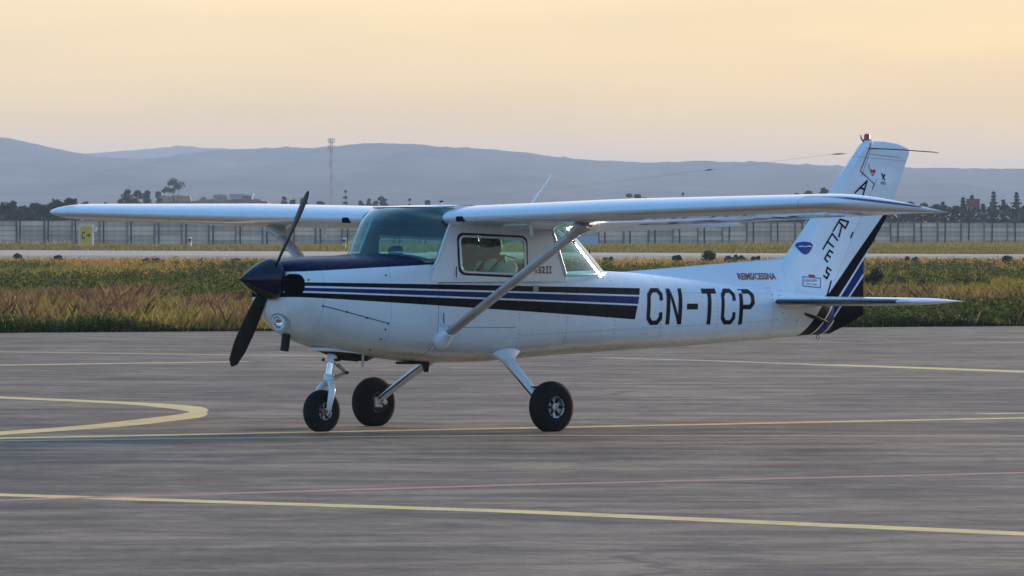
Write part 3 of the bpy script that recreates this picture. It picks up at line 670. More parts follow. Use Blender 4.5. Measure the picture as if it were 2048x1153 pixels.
def ring(a, n=80):
    w, zt, zb, zm, nt_, nb_ = sec(a); P = []
    for k in range(n):
        t = 2 * math.pi * (k + .5) / n; c, s = math.cos(t), math.sin(t); e = nt_ if s > 0 else nb_
        y = w * math.copysign(abs(c) ** (2 / e), c); z = zm + (zt - zm if s > 0 else zm - zb) * math.copysign(abs(s) ** (2 / e), s)
        P.append((a, y, z))
    return P
def side_l(a, z):                                    # half width of the skin at (a, z)
    w, zt, zb, zm, nt_, nb_ = sec(a); h, e = (zt - zm, nt_) if z > zm else (zm - zb, nb_)
    return w * max(0., 1 - min(1, abs(z - zm) / h) ** e) ** (1 / e)
def body_part(name, a0, a1, n, mat, drop=None, extra=()):
    A = sorted(set(list(np.linspace(a0, a1, n)) + list(extra))); V = []
    for a in A: V += ring(a)
    Fq = grid_faces(len(A), 80, True)
    Fq = [f[::-1] for f in Fq]
    Fq.append(tuple(range(80))); Fq.append(tuple((len(A) - 1) * 80 + k for k in range(79, -1, -1)))
    if drop: Fq = [f for f in Fq if not drop([sum(V[i][k] for i in f) / len(f) for k in range(3)], len(f))]
    return mk(name, V, Fq, mat, plane, sharp=42)
def boolean(ob, cutter, op='DIFFERENCE'):
    md = ob.modifiers.new('b', 'BOOLEAN'); md.operation = op; md.object = cutter; md.solver = 'EXACT'
    dg = bpy.context.evaluated_depsgraph_get(); me = bpy.data.meshes.new_from_object(ob.evaluated_get(dg)); ob.modifiers.clear(); ob.data = me
    bpy.data.objects.remove(cutter)
bowl = body_part('nose_bowl', -.488, -.312, 14, M_BODY, extra=(-.486, -.484, -.480, -.476, -.47, -.462, -.45))
bowl.data.materials.append(M_DARK)
def rbox_cut(cx, cy, cz, sx, sy, sz, bev):
    bm = bmesh.new(); bmesh.ops.create_cube(bm, size=1); bmesh.ops.scale(bm, vec=(sx, sy, sz), verts=bm.verts); bmesh.ops.bevel(bm, geom=bm.edges[:], offset=bev, segments=4, affect='EDGES', profile=.5); bmesh.ops.translate(bm, vec=(cx, cy, cz), verts=bm.verts)
    me = bpy.data.meshes.new('cut'); bm.to_mesh(me); bm.free(); return link('cut', me, plane)
for s in (-1, 1): boolean(bowl, rbox_cut(-.46, s * .240, 1.195, .24, .225, .185, .08))
bmc = bmesh.new(); bmesh.ops.create_uvsphere(bmc, u_segments=24, v_segments=14, radius=1); LA, LZ = -.475, .895
bmesh.ops.scale(bmc, vec=(.130, .125, .074), verts=bmc.verts); bmesh.ops.translate(bmc, vec=(LA, -.02, LZ), verts=bmc.verts); mec = bpy.data.meshes.new('cut'); bmc.to_mesh(mec); bmc.free(); boolean(bowl, link('cut', mec, plane))
for p in bowl.data.polygons:
    c = p.center
    w_, zt_, zb_, zm_, n1_, n2_ = sec(c.x); hh_, ee_ = (zt_ - zm_, n1_) if c.z > zm_ else (zm_ - zb_, n2_)
    if c.x > -.4865 and c.x < -.315 and c.z > 1.08 and (abs(c.y) / w_) ** ee_ + (abs(c.z - zm_) / hh_) ** ee_ < .955: p.material_index = 1
bowl.data.set_sharp_from_angle(angle=R(38))
body_part('cowling', -.309, .327, 26, M_BODY)
def cabin_open(c, nf): return .805 < c[0] < 2.12 and c[2] > 1.215 and abs(c[1]) < side_l(c[0], 1.1) - .012
body_part('fuselage', .330, 5.56, 150, M_BODY, drop=cabin_open, extra=(.80, .803, .81))

# landing lamp in the chin
lamp = lathe('landing_light', [(.0, .064), (-.024, .068), (-.031, .060), (-.02, .056)], 24, (-.440, -.02, .895), (1, .15, .25), M_WP, plane)
lathe('reflector', [(.03, .004), (.02, .032), (.0, .053), (-.012, .056)], 24, (-.440, -.02, .895), (1, .15, .25), M_CHROME, lamp)
lathe('lens', [(-.012, .056), (-.022, .038), (-.026, .001)], 24, (-.440, -.02, .895), (1, .15, .25), M_CLEAR, lamp)
tube('exhaust_pipe', [inv(573, 665, -.05)[:1] + (.05, .80), (inv(571, 690, -.05)[0], .05, inv(571, 690, -.05)[1]), (inv(569, 702, -.05)[0], .05, inv(569, 702, -.05)[1])], [.036, .036, .036], M_BLK, plane, 16)

# ---- spinner and propeller
HUBZ = 1.245
def sp(t): return .168 * (1 - (1 - t) ** 1.32) ** .96
lathe('spinner', [(-.838 + .30 * (t ** 1.0), max(.001, sp(t))) for t in np.linspace(0, 1, 22)] + [(-.525, .168), (-.498, .166), (-.497, .05)], 40, (0, 0, HUBZ), (1, 0, 0), M_NAVY, plane)
def blade(ang):
    V = []; n = 18; m_ = 14
    for i in range(n):
        t = i / (n - 1); r = .14 + .735 * t; ch = .085 + .045 * math.sin(min(1, t * 1.35) * 1.9) - .05 * max(0, t - .75) / .25; ch *= (1 - .75 * max(0, (t - .93) / .07) ** 2); pit = R(52 - 34 * t ** .7); th = ch * (.26 - .17 * t)
        for k in range(m_):
            u = 2 * math.pi * k / m_; x, y = .5 * ch * math.cos(u), .5 * th * math.sin(u)
            V.append(Vector((-.53 + x * math.sin(pit) + y * math.cos(pit), x * math.cos(pit) - y * math.sin(pit), r)))
    M = Matrix.Rotation(ang, 3, 'X'); V = [M @ p + Vector((0, 0, HUBZ)) for p in V]
    return V, grid_faces(n, m_, True) + [tuple((n - 1) * m_ + k for k in range(m_))]
for ang in (R(36), R(216)):
    V, Fq = blade(ang); mk('propeller_blade', V, Fq, M_BLK, plane)

# ---- windshield, cabin sides, rear window
def a_c(z): return float(pchip([1.26, 1.36, 1.448, 1.6, 1.712, 1.768, 1.808, 1.83], [.30, .355, .40, .475, .55, .615, .69, .765], [z])[0])
def a_s(z): return float(pchip([1.22, 1.355, 1.64, 1.70, 1.85], [.715, .771, .905, .935, .985], [z])[0])
def w_g(z): return .529 - max(0, z - 1.30) * .03 - max(0, 1.375 - z) * .6
V = []; ZS = np.concatenate([np.linspace(1.26, 1.76, 22), np.linspace(1.775, 1.831, 12)]); NT = 41
for z in ZS:
    for k in range(NT):
        t = -math.pi / 2 + math.pi * k / (NT - 1); sn = math.sin(t); V.append((a_c(z) + (a_s(z) - a_c(z)) * abs(sn) ** 2.4, w_g(z) * sn, z))
wsh = mk('windshield', V, grid_faces(len(ZS), NT), M_GLASS_W, plane)
for s in (-1, 1):
    tube('windshield_frame', [(a_s(z) + .002, s * (w_g(z) + .002), z) for z in np.linspace(1.33, 1.76, 14)], .011, M_WP, wsh, 8)
def a_rs(z): return 2.172 - (z - 1.27) * .38
def side_w(a, z): return side_l(a, 1.12) + .003 - max(0, z - 1.24) * .035
WC = [inv(917, 468, .53), inv(1056, 475, .53), inv(1055, 556, .53), inv(919, 549.5, .53)]
def round_loop(C, r, n):
    out = []; N_ = len(C)
    for i in range(N_):
        p = Vector(C[i]); a = (Vector(C[i - 1]) - p).normalized(); b = (Vector(C[(i + 1) % N_]) - p).normalized(); p0, p1 = p + a * r, p + b * r
        for k in range(n):
            t = k / (n - 1); out.append((1 - t) ** 2 * p0 + 2 * t * (1 - t) * p + t * t * p1)
    return out
def side_panel(s):
    inner = round_loop(WC, .065, 10); c = sum(inner, Vector((0, 0))) / len(inner); zlo, zhi = 1.215, 1.735
    dense = []
    for i in range(len(inner)):
        a, b = inner[i], inner[(i + 1) % len(inner)]; k = max(1, int((b - a).length / .03))
        dense += [a.lerp(b, j / k) for j in range(k)]
    inner = dense; outer = []
    for p in inner:
        d = (p - c).normalized(); lo, hi = 0, 3
        for _ in range(40):
            m_ = (lo + hi) / 2; q = c + d * m_
            if zlo < q.y < zhi and a_s(q.y) - .004 < q.x < a_rs(q.y) + .004: lo = m_
            else: hi = m_
        outer.append(c + d * lo)
    n = len(inner); V = []; Fq = []; NR = 7
    # add the four corners of the outer quad so they stay sharp
    for cz, ca in ((zlo, a_s(zlo)), (zlo, a_rs(zlo)), (zhi, a_s(zhi)), (zhi, a_rs(zhi))):
        k = min(range(n), key=lambda i: (outer[i] - Vector((ca, cz))).length); outer[k] = Vector((ca, cz))
    for r_ in range(NR):
        for p, q in zip(inner, outer):
            m_ = p.lerp(q, r_ / (NR - 1)); V.append((m_.x, -s * (side_w(m_.x, m_.y)), m_.y))
    Fq = grid_faces(NR, n, True)
    ob = mk('door_panel' if False else 'cabin_side', V, Fq, M_WP, plane)
    md = [(p.x, -s * (side_w(p.x, p.y) - .012), p.y) for p in inner]
    # inner lining
    Vi = [(x, y * .965, z) for x, y, z in V]; mk('lining', Vi, [f[::-1] for f in Fq], M_LINE, ob)
    for nm, r_, mt, off in (('window_seal', .0075, M_BLK, .001), ('window_frame', .010, M_WP, .004)):
        g = 1.0 if nm == 'window_seal' else None
        loop = inner if g else [Vector((c.x + (p.x - c.x) * (1 - .019 / .36), c.y + (p.y - c.y) * (1 - .019 / .165))) for p in inner]
        pts = [(p.x, -s * (side_w(p.x, p.y) + off), p.y) for p in loop]; pts.append(pts[0]); pts.append(pts[1]); mk(nm, *tube_vf(pts, r_, 8, cap=False), mt, ob)
    gl = [(p.x, -s * (side_w(p.x, p.y) - .004), p.y) for p in [c + (p - c) * .995 for p in inner]]; g0 = len(gl); cc = (c.x, -s * (side_w(c.x, c.y) + .004), c.y)
    mk('side_window', gl + [cc], [(i, (i + 1) % g0, g0) for i in range(g0)], M_GLASS, ob)
    return ob
M_LINE = plain('dark_cabin_lining', (.035, .030, .026), .85)
side_port = side_panel(1); side_star = side_panel(-1)
def a_r(z): return float(pchip([1.24, 1.29, 1.545, 1.70, 1.76], [3.0, 2.945, 2.64, 2.42, 2.32], [z])[0])
V = []; ZS = np.linspace(1.25, 1.735, 18); NT = 49; QE = 1.8
def rear_pt(z, t, off=0.):
    c, s = math.cos(t), math.sin(t); l = (side_w(a_rs(z), z) + off) * math.copysign(abs(c) ** (2 / QE), c)
    return (a_rs(z) + (a_r(z) + off - a_rs(z)) * abs(s) ** (2 / QE), -l, z)
for z in ZS:
    for k in range(NT): V.append(rear_pt(z, math.pi * k / (NT - 1)))
rw = mk('rear_window', V, grid_faces(len(ZS), NT), M_GLASS, plane)
for t in (0.02, math.pi - .02): tube('window_frame', [rear_pt(z, t, .003) for z in np.linspace(1.255, 1.73, 14)], .012, M_WP, rw, 8)
tube('window_frame', [rear_pt(1.30 - .035 * abs(math.cos(t)), t, .004) for t in np.linspace(0, math.pi, 40)], .012, M_WP, rw, 8)
tube('window_frame', [rear_pt(z, math.pi * .5, .004) for z in np.linspace(1.28, 1.74, 14)], .016, M_WP, rw, 8)

# ---- wings
def naca(xc, t=.12, m_=.02, p_=.4):
    yt = 5 * t * (.2969 * math.sqrt(max(xc, 0)) - .126 * xc - .3516 * xc ** 2 + .2843 * xc ** 3 - .1036 * xc ** 4)
    yc = m_ / p_ ** 2 * (2 * p_ * xc - xc * xc) if xc < p_ else m_ / (1 - p_) ** 2 * ((1 - 2 * p_) + 2 * p_ * xc - xc * xc)
    return yc + yt, yc - yt
ROOT_L, TIP_L = .525, 4.74
def wing_sec(l):                                     # LE a, LE z, TE a, TE z, thickness
    f = max(0., (l - 2.45) / (4.80 - 2.45)); dz = (l - .53) * .0200 - .025
    return .850 + .11 * f, 1.765 + dz, 2.455 - .275 * f, 1.674 + dz * 1.2, .122 - .004 * f
def wing_pt(l, xc, upper, defl=0.0, hinge=.75, lift=0):
    la, lz, ta, tz, th = wing_sec(l); ch = ta - la; u, d = naca(xc, th); h = (u if upper else d) * ch
    x, z = la + xc * ch, lz + (tz - lz) * xc + h
    if defl:
        hx = la + hinge * ch; hz_ = lz + (tz - lz) * hinge; dx, dz = x - hx, z - hz_
        x, z = hx + dx * math.cos(defl) + dz * math.sin(defl), hz_ - dx * math.sin(defl) + dz * math.cos(defl)
    return x, z
def wing_loft(name, ls, x0, x1, s, mat, parent, n=22, defl=0., close=True, corr=0.0):
    xs = [x0 + (x1 - x0) * (.5 - .5 * math.cos(math.pi * k / n)) if x0 > 0 else x1 * (k / n) ** 1.8 for k in range(n + 1)]; V = []
    for l in ls:
        P = [wing_pt(l, x, True, defl) for x in reversed(xs)] + [wing_pt(l, x, False, defl) for x in (xs[1:] if x0 == 0 else xs)]
        V += [(x, -s * l, z) for x, z in P]
    m_ = len(P); Fq = grid_faces(len(ls), m_, True); Fq.append(tuple(range(m_ - 1, -1, -1))); Fq.append(tuple((len(ls) - 1) * m_ + k for k in range(m_)))
    if s < 0: Fq = [f[::-1] for f in Fq]
    return mk(name, V, Fq, mat, parent, sharp=35)
def m_ctrl():
    m = Mat('corrugated_control_surface_paint'); x, y, z = m.xyz(); m.color(paint_base(m, x, y, z)); m.set(rough=.2, coat=.8, coatr=.08)
    w = (y * 47)._m('SINE'); m.bump(w, .6, .006); return m.m
M_CTRL = m_ctrl()
def make_wing(s):
    L = list(np.linspace(ROOT_L, 2.45, 9)) + list(np.linspace(2.45, TIP_L, 12))[1:]
    w = wing_loft('wing', L, 0, .745, s, M_WING, plane, 26)
    wing_loft('flap', np.linspace(.60, 2.44, 8), .752, 1, s, M_CTRL, w, 8, defl=R(4))
    wing_loft('aileron', np.linspace(2.47, 4.70, 8), .752, 1, s, M_CTRL, w, 8)
    # drooped tip cap: sections sweep aft and thin out
    V = []; NS, n = 12, 22; xs = [(k / n) ** 1.8 for k in range(n + 1)]
    for i in range(NS):
        t = i / (NS - 1); l = TIP_L + .006 + .345 * math.sin(t * math.pi / 2); la, lz, ta, tz, th = wing_sec(4.75); e = 1 - math.cos(t * math.pi / 2)
        la2 = la + .13 * e ** 2.2; ta2 = ta + .06 * t; ch = ta2 - la2; sc = (1 - e) ** .55 if t < 1 else 0.02; P = []
        for up, xx_ in ((True, list(reversed(xs))), (False, xs[1:])):
            for x in xx_:
                u, d = naca(x, th); h = (u if up else d); mid = (u + d) / 2; top_bias = .010 * e
                hh_ = mid + (h - mid) * max(sc, .08); P.append((la2 + x * ch, -s * l, lz + (tz - lz) * ((la2 - la) / (ta - la) + x * ch / (ta - la)) + hh_ * ch + top_bias))
        V += P
    m_ = len(P); Fq = grid_faces(NS, m_, True); Fq += [tuple(range(m_ - 1, -1, -1)), tuple((NS - 1) * m_ + k for k in range(m_))]
    if s < 0: Fq = [f[::-1] for f in Fq]
    tip = mk('wing_tip', V, Fq, M_TIPP, w, sharp=50)
    nl = Vector((1.36, -s * 4.985, 1.838)); lathe('navigation_light', [(-.012, .030), (.006, .030), (.014, .022), (.018, .001)], 18, nl, (0, -s, -.15), M_REDL if s > 0 else M_GREENL, w)
    # air vent at the root and the fuel vent tube below
    a_, z_ = wing_pt(.74, .0008, False); v = rbox_cut(a_ + .012, -s * .745, z_ - .008, .05, .085, .045, .012); v.name = 'air_vent'; v.parent = w; v.data.materials.append(M_DARK)
    a_, z_ = wing_pt(1.35, .16, False); tube('fuel_vent', [(a_, -s * 1.35, z_ + .01), (a_, -s * 1.35, z_ - .07), (a_ + .012, -s * 1.35, z_ - .085)], [.013, .013, .010], M_WP, w, 8)
    a_, z_ = wing_pt(1.9, .001, True); lathe('stall_port', [(-.006, .013), (.002, .013), (.003, .001)], 10, (a_ + .008, -s * 1.72, z_ - .022), (-1, 0, -.2), M_BLK, w)
    return w
def m_lampglass(name, c):
    m = Mat(name); m.color(c); m.set(rough=.12, coat=.8); m.noise(1); return m.m
M_REDL = m_lampglass('red_lamp_glass', (.20, .008, .008)); M_GREENL = m_lampglass('green_lamp_glass', (.008, .12, .05)); M_BEACON = m_lampglass('beacon_red_glass', (.62, .025, .015))
wing_p = make_wing(1); wing_s = make_wing(-1)
# roof: wing centre section over the cabin
prof = [(.758, 1.832), (.90, 1.843), (1.1, 1.848), (1.4, 1.838), (1.8, 1.796), (2.15, 1.742), (2.456, 1.678), (2.456, 1.670), (2.1, 1.685), (1.6, 1.700), (1.2, 1.72), (.95, 1.775), (.80, 1.818)]
V = []; LS = np.linspace(-.535, .535, 25)
for l in LS:
    fx = a_c(1.828) + (a_s(1.828) - a_c(1.828)) * min(1, abs(l) / .515) ** 2.4 - .012
    V += [(max(x, fx + (.03 if z < 1.825 else 0)) if x < .99 else x, l, z - .012 * (abs(l) / .535) ** 4) for x, z in prof]
n = len(prof); Fq = [f[::-1] for f in grid_faces(len(LS), n, True)]; Fq += [tuple(range(n)), tuple((len(LS) - 1) * n + k for k in range(n - 1, -1, -1))]
mk('cabin_roof', V, Fq, M_WING, plane, sharp=40)
tube('roof_seam', [(x, -.536, z + .0025) for x, z in [(.85, 1.822), (.95, 1.832), (1.1, 1.838), (1.4, 1.828)]], .003, M_BLK, plane, 6)

# ---- wing struts
def strut(s):
    p0, p1 = Vector((.875, -s * .50, .755)), Vector((1.105, -s * 1.985, 1.652)); ax = (p1 - p0)
    fw = Vector((1, 0, 0)); fw = (fw - ax.normalized() * fw.dot(ax.normalized())).normalized(); up = ax.normalized().cross(fw).normalized()
    def sect(p, ch, th, n=20):
        out = []
        for k in range(n):
            t = 2 * math.pi * k / n; c, q = math.cos(t), math.sin(t); out.append(p + fw * (c * ch * .5) + up * (q * th * .5 * (1 - .22 * c)))
        return out
    def loft(name, st, mat, parent):
        V = []
        for f, ch, th in st: V += sect(p0 + ax * f, ch, th)
        return mk(name, V, grid_faces(len(st), 20, True) + [tuple(range(19, -1, -1)), tuple((len(st) - 1) * 20 + k for k in range(20))], mat, parent)
    o = loft('wing_strut', [(.03, .118, .052), (.5, .122, .054), (.93, .122, .054)], M_STRUT, plane)
    loft('upper_fairing', [(.925, .126, .058), (.95, .135, .066), (.975, .165, .074), (1.0, .21, .085), (1.012, .23, .085)], M_STRUT, o)
    loft('lower_fairing', [(-.045, .10, .12), (-.03, .17, .16), (-.012, .195, .155), (.008, .185, .125), (.026, .160, .092), (.044, .132, .066), (.055, .120, .058)], M_WP, o)
    tube('drain', [p0 + ax * .905 + Vector((.05, 0, -.02)), p0 + ax * .905 + Vector((.065, 0, -.055))], .008, M_BLK, o, 6)
strut(1); strut(-1)

# ---- fin, rudder, tailplane
def slab(name, rows, mat, parent, sharp=40, n=12):
    """rows: (z, a0, a1, thickness at front, thickness at rear, closed nose)"""
    V = []
    for z, a0, a1, t0, t1, nose in rows:
        P = []
        for k in range(n + 1):
            u = k / n; th = t0 + (t1 - t0) * u
            if nose: th *= min(1, (u / .22)) ** .55 if u < .22 else 1
            P.append((a0 + (a1 - a0) * u, th * .5))
        V += [(x, y, z) for x, y in P] + [(x, -y, z) for x, y in reversed(P)]
    m_ = 2 * (n + 1); Fq = [f[::-1] for f in grid_faces(len(rows), m_, True)]; Fq += [tuple(range(m_)), tuple((len(rows) - 1) * m_ + k for k in range(m_ - 1, -1, -1))]
    return mk(name, V, Fq, mat, parent, sharp=sharp)
def fin_le(z): return float(np.interp(z, [1.05, 1.40, 1.944, 2.41, 2.45], [4.72, 5.041, 5.541, 5.976, 6.012]))
def hinge(z): return .57 * z + 4.905
fin = slab('fin', [(z, fin_le(z), (hinge(z) if z < 2.10 else 5.91 + (z - 2.10) * .48) - .004, .125 - .035 * (z - 1.05) / 1.4, .095 - .03 * (z - 1.05) / 1.4, True) for z in list(np.linspace(1.05, 2.085, 14)) + [2.11, 2.2, 2.3, 2.38]] + [(2.42, 6.0, 6.05, .05, .05, True)], M_FIN, plane)
def rud_te(z): return float(np.interp(z, [.80, .91, 1.384, 1.759, 2.327, 2.36], [5.70, 5.959, 5.962, 6.239, 6.515, 6.505]))
def rud_le(z): return hinge(z) + .004 if z < 2.09 else (5.918 + (z - 2.10) * .48)
rows = [(z, max(rud_le(z), 5.50 if z > .80 else 5.46) if z > .8 else 5.47, rud_te(z), .085 - .02 * (z - .8) / 1.6, .008, False) for z in (.755, .80, .85, .91, 1.0, 1.1, 1.25, 1.384, 1.5, 1.65, 1.759, 1.9, 2.02, 2.085, 2.10, 2.2, 2.30)]
rows[0] = (.752, 5.47, 5.56, .06, .02, False); rows += [(2.345, 6.035, 6.49, .052, .012, False), (2.385, 6.06, 6.36, .04, .012, False), (2.405, 6.07, 6.20, .02, .01, False)]
rud = slab('rudder', rows, M_FIN, plane)
# dorsal fillet
V = []; NA, NH = 24, 9
for i in range(NA):
    t = i / (NA - 1); a = 3.16 + (5.12 - 3.16) * t; zt = 1.286 + (1.407 - 1.286) * t; zb = sec(a)[1] - .06; wb = .055 + .04 * math.sin(t * 3.0) + .02 * t
    for k in range(NH * 2 + 1):
        u = (k - NH) / NH; y = wb * math.copysign(abs(u) ** 1.0, u); f = (1 - abs(u)) ** .62; yy = y if abs(u) > .08 else y
        V.append((a, (.010 * (1 - abs(u)) * 0 + y * (.25 + .75 * abs(u) ** .6)), zb + (max(zt, zb + .062) - zb) * f))
mk('dorsal_fin', V, [f[::-1] for f in grid_faces(NA, NH * 2 + 1)], M_FIN, plane)
lathe('rotating_beacon', [(0, .032), (.006, .034), (.012, .028), (.045, .026), (.058, .018), (.062, .001)], 20, (6.012, 0, 2.412), (0, 0, 1), M_BEACON, fin); lathe('beacon_base', [(-.01, .036), (.004, .036), (.006, .03)], 20, (6.012, 0, 2.408), (0, 0, 1), M_WP, fin)
tube('antenna_hook', [(5.972, 0, 2.405), (5.945, 0, 2.43), (5.94, 0, 2.46)], [.007, .006, .004], M_BLK, fin, 6)
for s in (-1, 1): tube('whip_antenna', [(5.995, s * .045, 2.345), (6.25, s * .12, 2.335), (6.50, s * .30, 2.312), (6.54, s * .34, 2.305)], [.0055, .005, .0045, .003], M_BLK, fin, 6)
tube('aerial_wire', [(5.80, 0, 2.30), (5.6, 0, 2.292), (4.2, 0, 2.15), (2.6, 0, 1.995), (1.30, 0, 1.89)], .0009, M_GREYP, fin, 5); tube('wire_insulator', [(5.76, 0, 2.297), (5.68, 0, 2.295), (5.60, 0, 2.291)], [.002, .006, .002], M_BLK, fin, 8)
tube('wire_insulator', [(4.24, 0, 2.155), (4.2, 0, 2.151), (4.16, 0, 2.147)], [.002, .006, .002], M_BLK, fin, 8)
def stab_sec(l): return 4.765 + (l - .18) * .238, 5.74 - .0 * l
def stab_loft(name, ls, u0, u1, mat, parent, z0=1.030, th=.078, tipround=False):
    V = []; n = 14
    for l in ls:
        le, te = stab_sec(abs(l)); ch = te - le; P = []
        e = 1 - .75 * max(0, (abs(l) - 1.47) / .07) ** 2
        for k in range(n + 1):
            u = u0 + (u1 - u0) * ((k / n) ** 1.7 if u0 == 0 else k / n); h = 5 * .092 * (.2969 * math.sqrt(u) - .126 * u - .3516 * u * u + .2843 * u ** 3 - .1036 * u ** 4) * ch * e
            P.append((le + u * ch, h))
        V += [(x, -l, z0 + h) for x, h in reversed(P)] + [(x, -l, z0 - h) for x, h in (P[1:] if u0 == 0 else P)]
    m_ = len(P) * 2 - (1 if u0 == 0 else 0); Fq = grid_faces(len(ls), m_, True); Fq += [tuple(range(m_ - 1, -1, -1)), tuple((len(ls) - 1) * m_ + k for k in range(m_))]
    return mk(name, V, Fq, mat, parent, sharp=40)
LS_ = [-1.54, -1.52, -1.47] + list(np.linspace(-1.42, 1.42, 22)) + [1.47, 1.52, 1.54]
stab = stab_loft('horizontal_stabilizer', LS_, 0, .575, M_STABP, plane)
stab_loft('elevator', [.14] + list(np.linspace(.2, 1.42, 9)) + [1.47, 1.52, 1.54], .582, 1, M_STABP, stab); stab_loft('elevator', [-1.54, -1.52, -1.47] + list(np.linspace(-1.42, -.2, 9)) + [-.14], .582, 1, M_STABP, stab)
# bell crank arm and tie down ring
p0 = inv(1608, 628, .13); p1 = inv(1656, 645, .13); tube('control_arm', [(p0[0], -.14, p0[1]), ((p0[0] + p1[0]) / 2, -.15, (p0[1] + p1[1]) / 2), (p1[0], -.13, p1[1])], [.012, .016, .009], M_BLK, plane, 8)
tA, tZ = inv(1637, 674, 0); V, Fq = [], []; loop = [(tA + .018 * math.cos(t), 0, tZ + .018 * math.sin(t)) for t in np.linspace(0, 2 * math.pi, 17)]; V, Fq = merge(tube_vf(loop, .0055, 6, cap=False, up=(0, 1, 0)), tube_vf([(tA, 0, tZ + .018), (tA, 0, tZ + .05)], .007, 6)); mk('tie_down_ring', V, Fq, M_ALU, plane)

# ---- main gear and nose gear
def tyre_prof(Rr, w): return [(Rr * .46 if abs(u) > .9 else None, u) for u in (1,)]
def wheel(name, a, l, Rt, wt, Rr, outer, parent, brake=True, squash=.012):
    c = Vector((a, -l, Rt - squash - ROLL * l)); ax = Vector((0, -outer, 0))            # axis points outboard
    w = empty(name, (0, 0, 0)); w.parent = parent
    prof = []
    for t in np.linspace(0, 1, 25):
        an = math.pi * (t - .5); prof.append((wt * .5 * math.copysign(abs(math.sin(an)) ** .75, math.sin(an)), Rr + (Rt - Rr) * math.cos(an) ** .62 if abs(t - .5) < .5 else Rr))
    prof = [(-wt * .36, Rr * .98)] + prof + [(wt * .36, Rr * .98)]
    V, Fq = lathe_vf(prof, 48, c, ax)
    V = [Vector((p.x, p.y, max(p.z, .0015 - ROLL * l))) for p in V]
    tire = mk('tyre', V, [f[::-1] for f in Fq], M_RUB, w, sharp=60)
    lathe('rim', [(wt * .38, Rr * 1.02), (wt * .40, Rr * .97), (wt * .37, Rr * .84), (wt * .22, Rr * .80), (wt * .20, Rr * .40), (wt * .34, Rr * .34), (wt * .36, Rr * .22), (wt * .30, Rr * .16), (wt * .30, .001)], 36, c, ax, M_ALU, w)
    lathe('rim', [(-wt * .38, Rr * 1.02), (-wt * .40, Rr * .97), (-wt * .35, Rr * .84), (-wt * .20, Rr * .78), (-wt * .20, .001)], 36, c, ax, M_ALU, w)
    for k in range(6):
        t = k * math.pi / 3; d = Vector((math.cos(t), 0, math.sin(t))); q = Vector((-math.sin(t), 0, math.cos(t)))
        V, Fq = tube_vf([c + ax * wt * .215 + d * Rr * .42 + q * 0, c + ax * wt * .235 + d * Rr * .80], [Rr * .12, Rr * .15], 8); mk('web', V, Fq, M_DARK, w)
        V, Fq = lathe_vf([(0, .006), (.008, .006), (.009, .001)], 6, c + ax * wt * .39 + d * Rr * .90 * 1.0, ax); mk('bolt', V, Fq, M_BLK, w, smooth=False)
    return w
# only three levels are kept: the wheel's pieces hang on the wheel, the wheel on the aircraft
def main_gear(s):
    p = [Vector((1.60, -s * .40, .625)), Vector((1.565, -s * .47, .585)), Vector((1.52, -s * .70, .450)), Vector((1.475, -s * .95, .300)), Vector((1.468, -s * 1.03, .250))]
    g = tube('main_gear_leg', p, [.050, .050, .042, .035, .033], M_WP, plane, 16, ellipse=(1.12, .8))
    V = []; NS, n = 8, 24                                                       # flared fairing where the leg leaves the belly
    for i in range(NS):
        t = i / (NS - 1); c = Vector((1.60, -s * .405, .645)).lerp(Vector((1.553, -s * .525, .553)), t); ra, rl = .13 * (1 - t) ** 1.5 + .056, .05 * (1 - t) ** 1.5 + .046
        for k in range(n):
            u = 2 * math.pi * k / n; V.append(c + Vector((ra * math.cos(u), 0, 0)) + Vector((0, -s * .55, .83)) * (rl * math.sin(u)) * .8)
    mk('leg_fairing', V, grid_faces(NS, n, True), M_WP, g)
    q = p[3] + Vector((.02, s * .02, .055)); box('step', q.x - .03, q.x + .09, q.y - .05, q.y + .05, q.z - .005, q.z + .005, M_BLK, g, .003); tube('step_bracket', [q, q + Vector((0, 0, -.04))], .012, M_BLK, g, 8)
    tube('brake_line', [x + Vector((-.047, 0, -.012)) for x in p[1:]], .006, M_BLK, g, 6)
    tube('axle', [Vector((1.473, -s * 1.0, .21)), Vector((1.473, -s * 1.16, .205))], .022, M_ALU, g, 12)
    box('brake_caliper', 1.395, 1.465, *sorted((-s * 1.03, -s * 1.085)), .165, .255, M_ALU, g, .008); lathe('brake_disc', [(0, .03), (0, .085), (.008, .085), (.008, .03)], 30, (1.473, -s * 1.062, .205), (0, 1, 0), M_BLK, g)
    wheel('main_wheel', 1.473, s * 1.155, .212, .150, .092, s, plane)
main_gear(1); main_gear(-1)
ng = tube('nose_gear_strut', [(.135, 0, .72), (.105, 0, .575)], [.042, .042], M_WP, plane, 16)
tube('oleo', [(.105, 0, .58), (.072, 0, .435)], .031, M_CHROME, ng, 16); tube('collar', [(.112, 0, .600), (.100, 0, .558)], .055, M_WP, ng, 16); tube('collar', [(.124, 0, .655), (.117, 0, .625)], .056, M_BLK, ng, 16)
tube('steering_arm', [(.09, .10, .585), (.105, -.11, .585)], .012, M_BLK, ng, 8); tube('shimmy_damper', [(.15, -.02, .60), (.30, -.10, .585)], .017, M_BLK, ng, 8)
tube('torque_link', [(.145, 0, .56), (.255, 0, .478)], [.019, .012], M_ALU, ng, 8); tube('torque_link', [(.255, 0, .478), (.115, 0, .43)], [.012, .018], M_ALU, ng, 8); tube('torque_link', [(.245, -.03, .478), (.265, .03, .478)], .014, M_BLK, ng, 8)
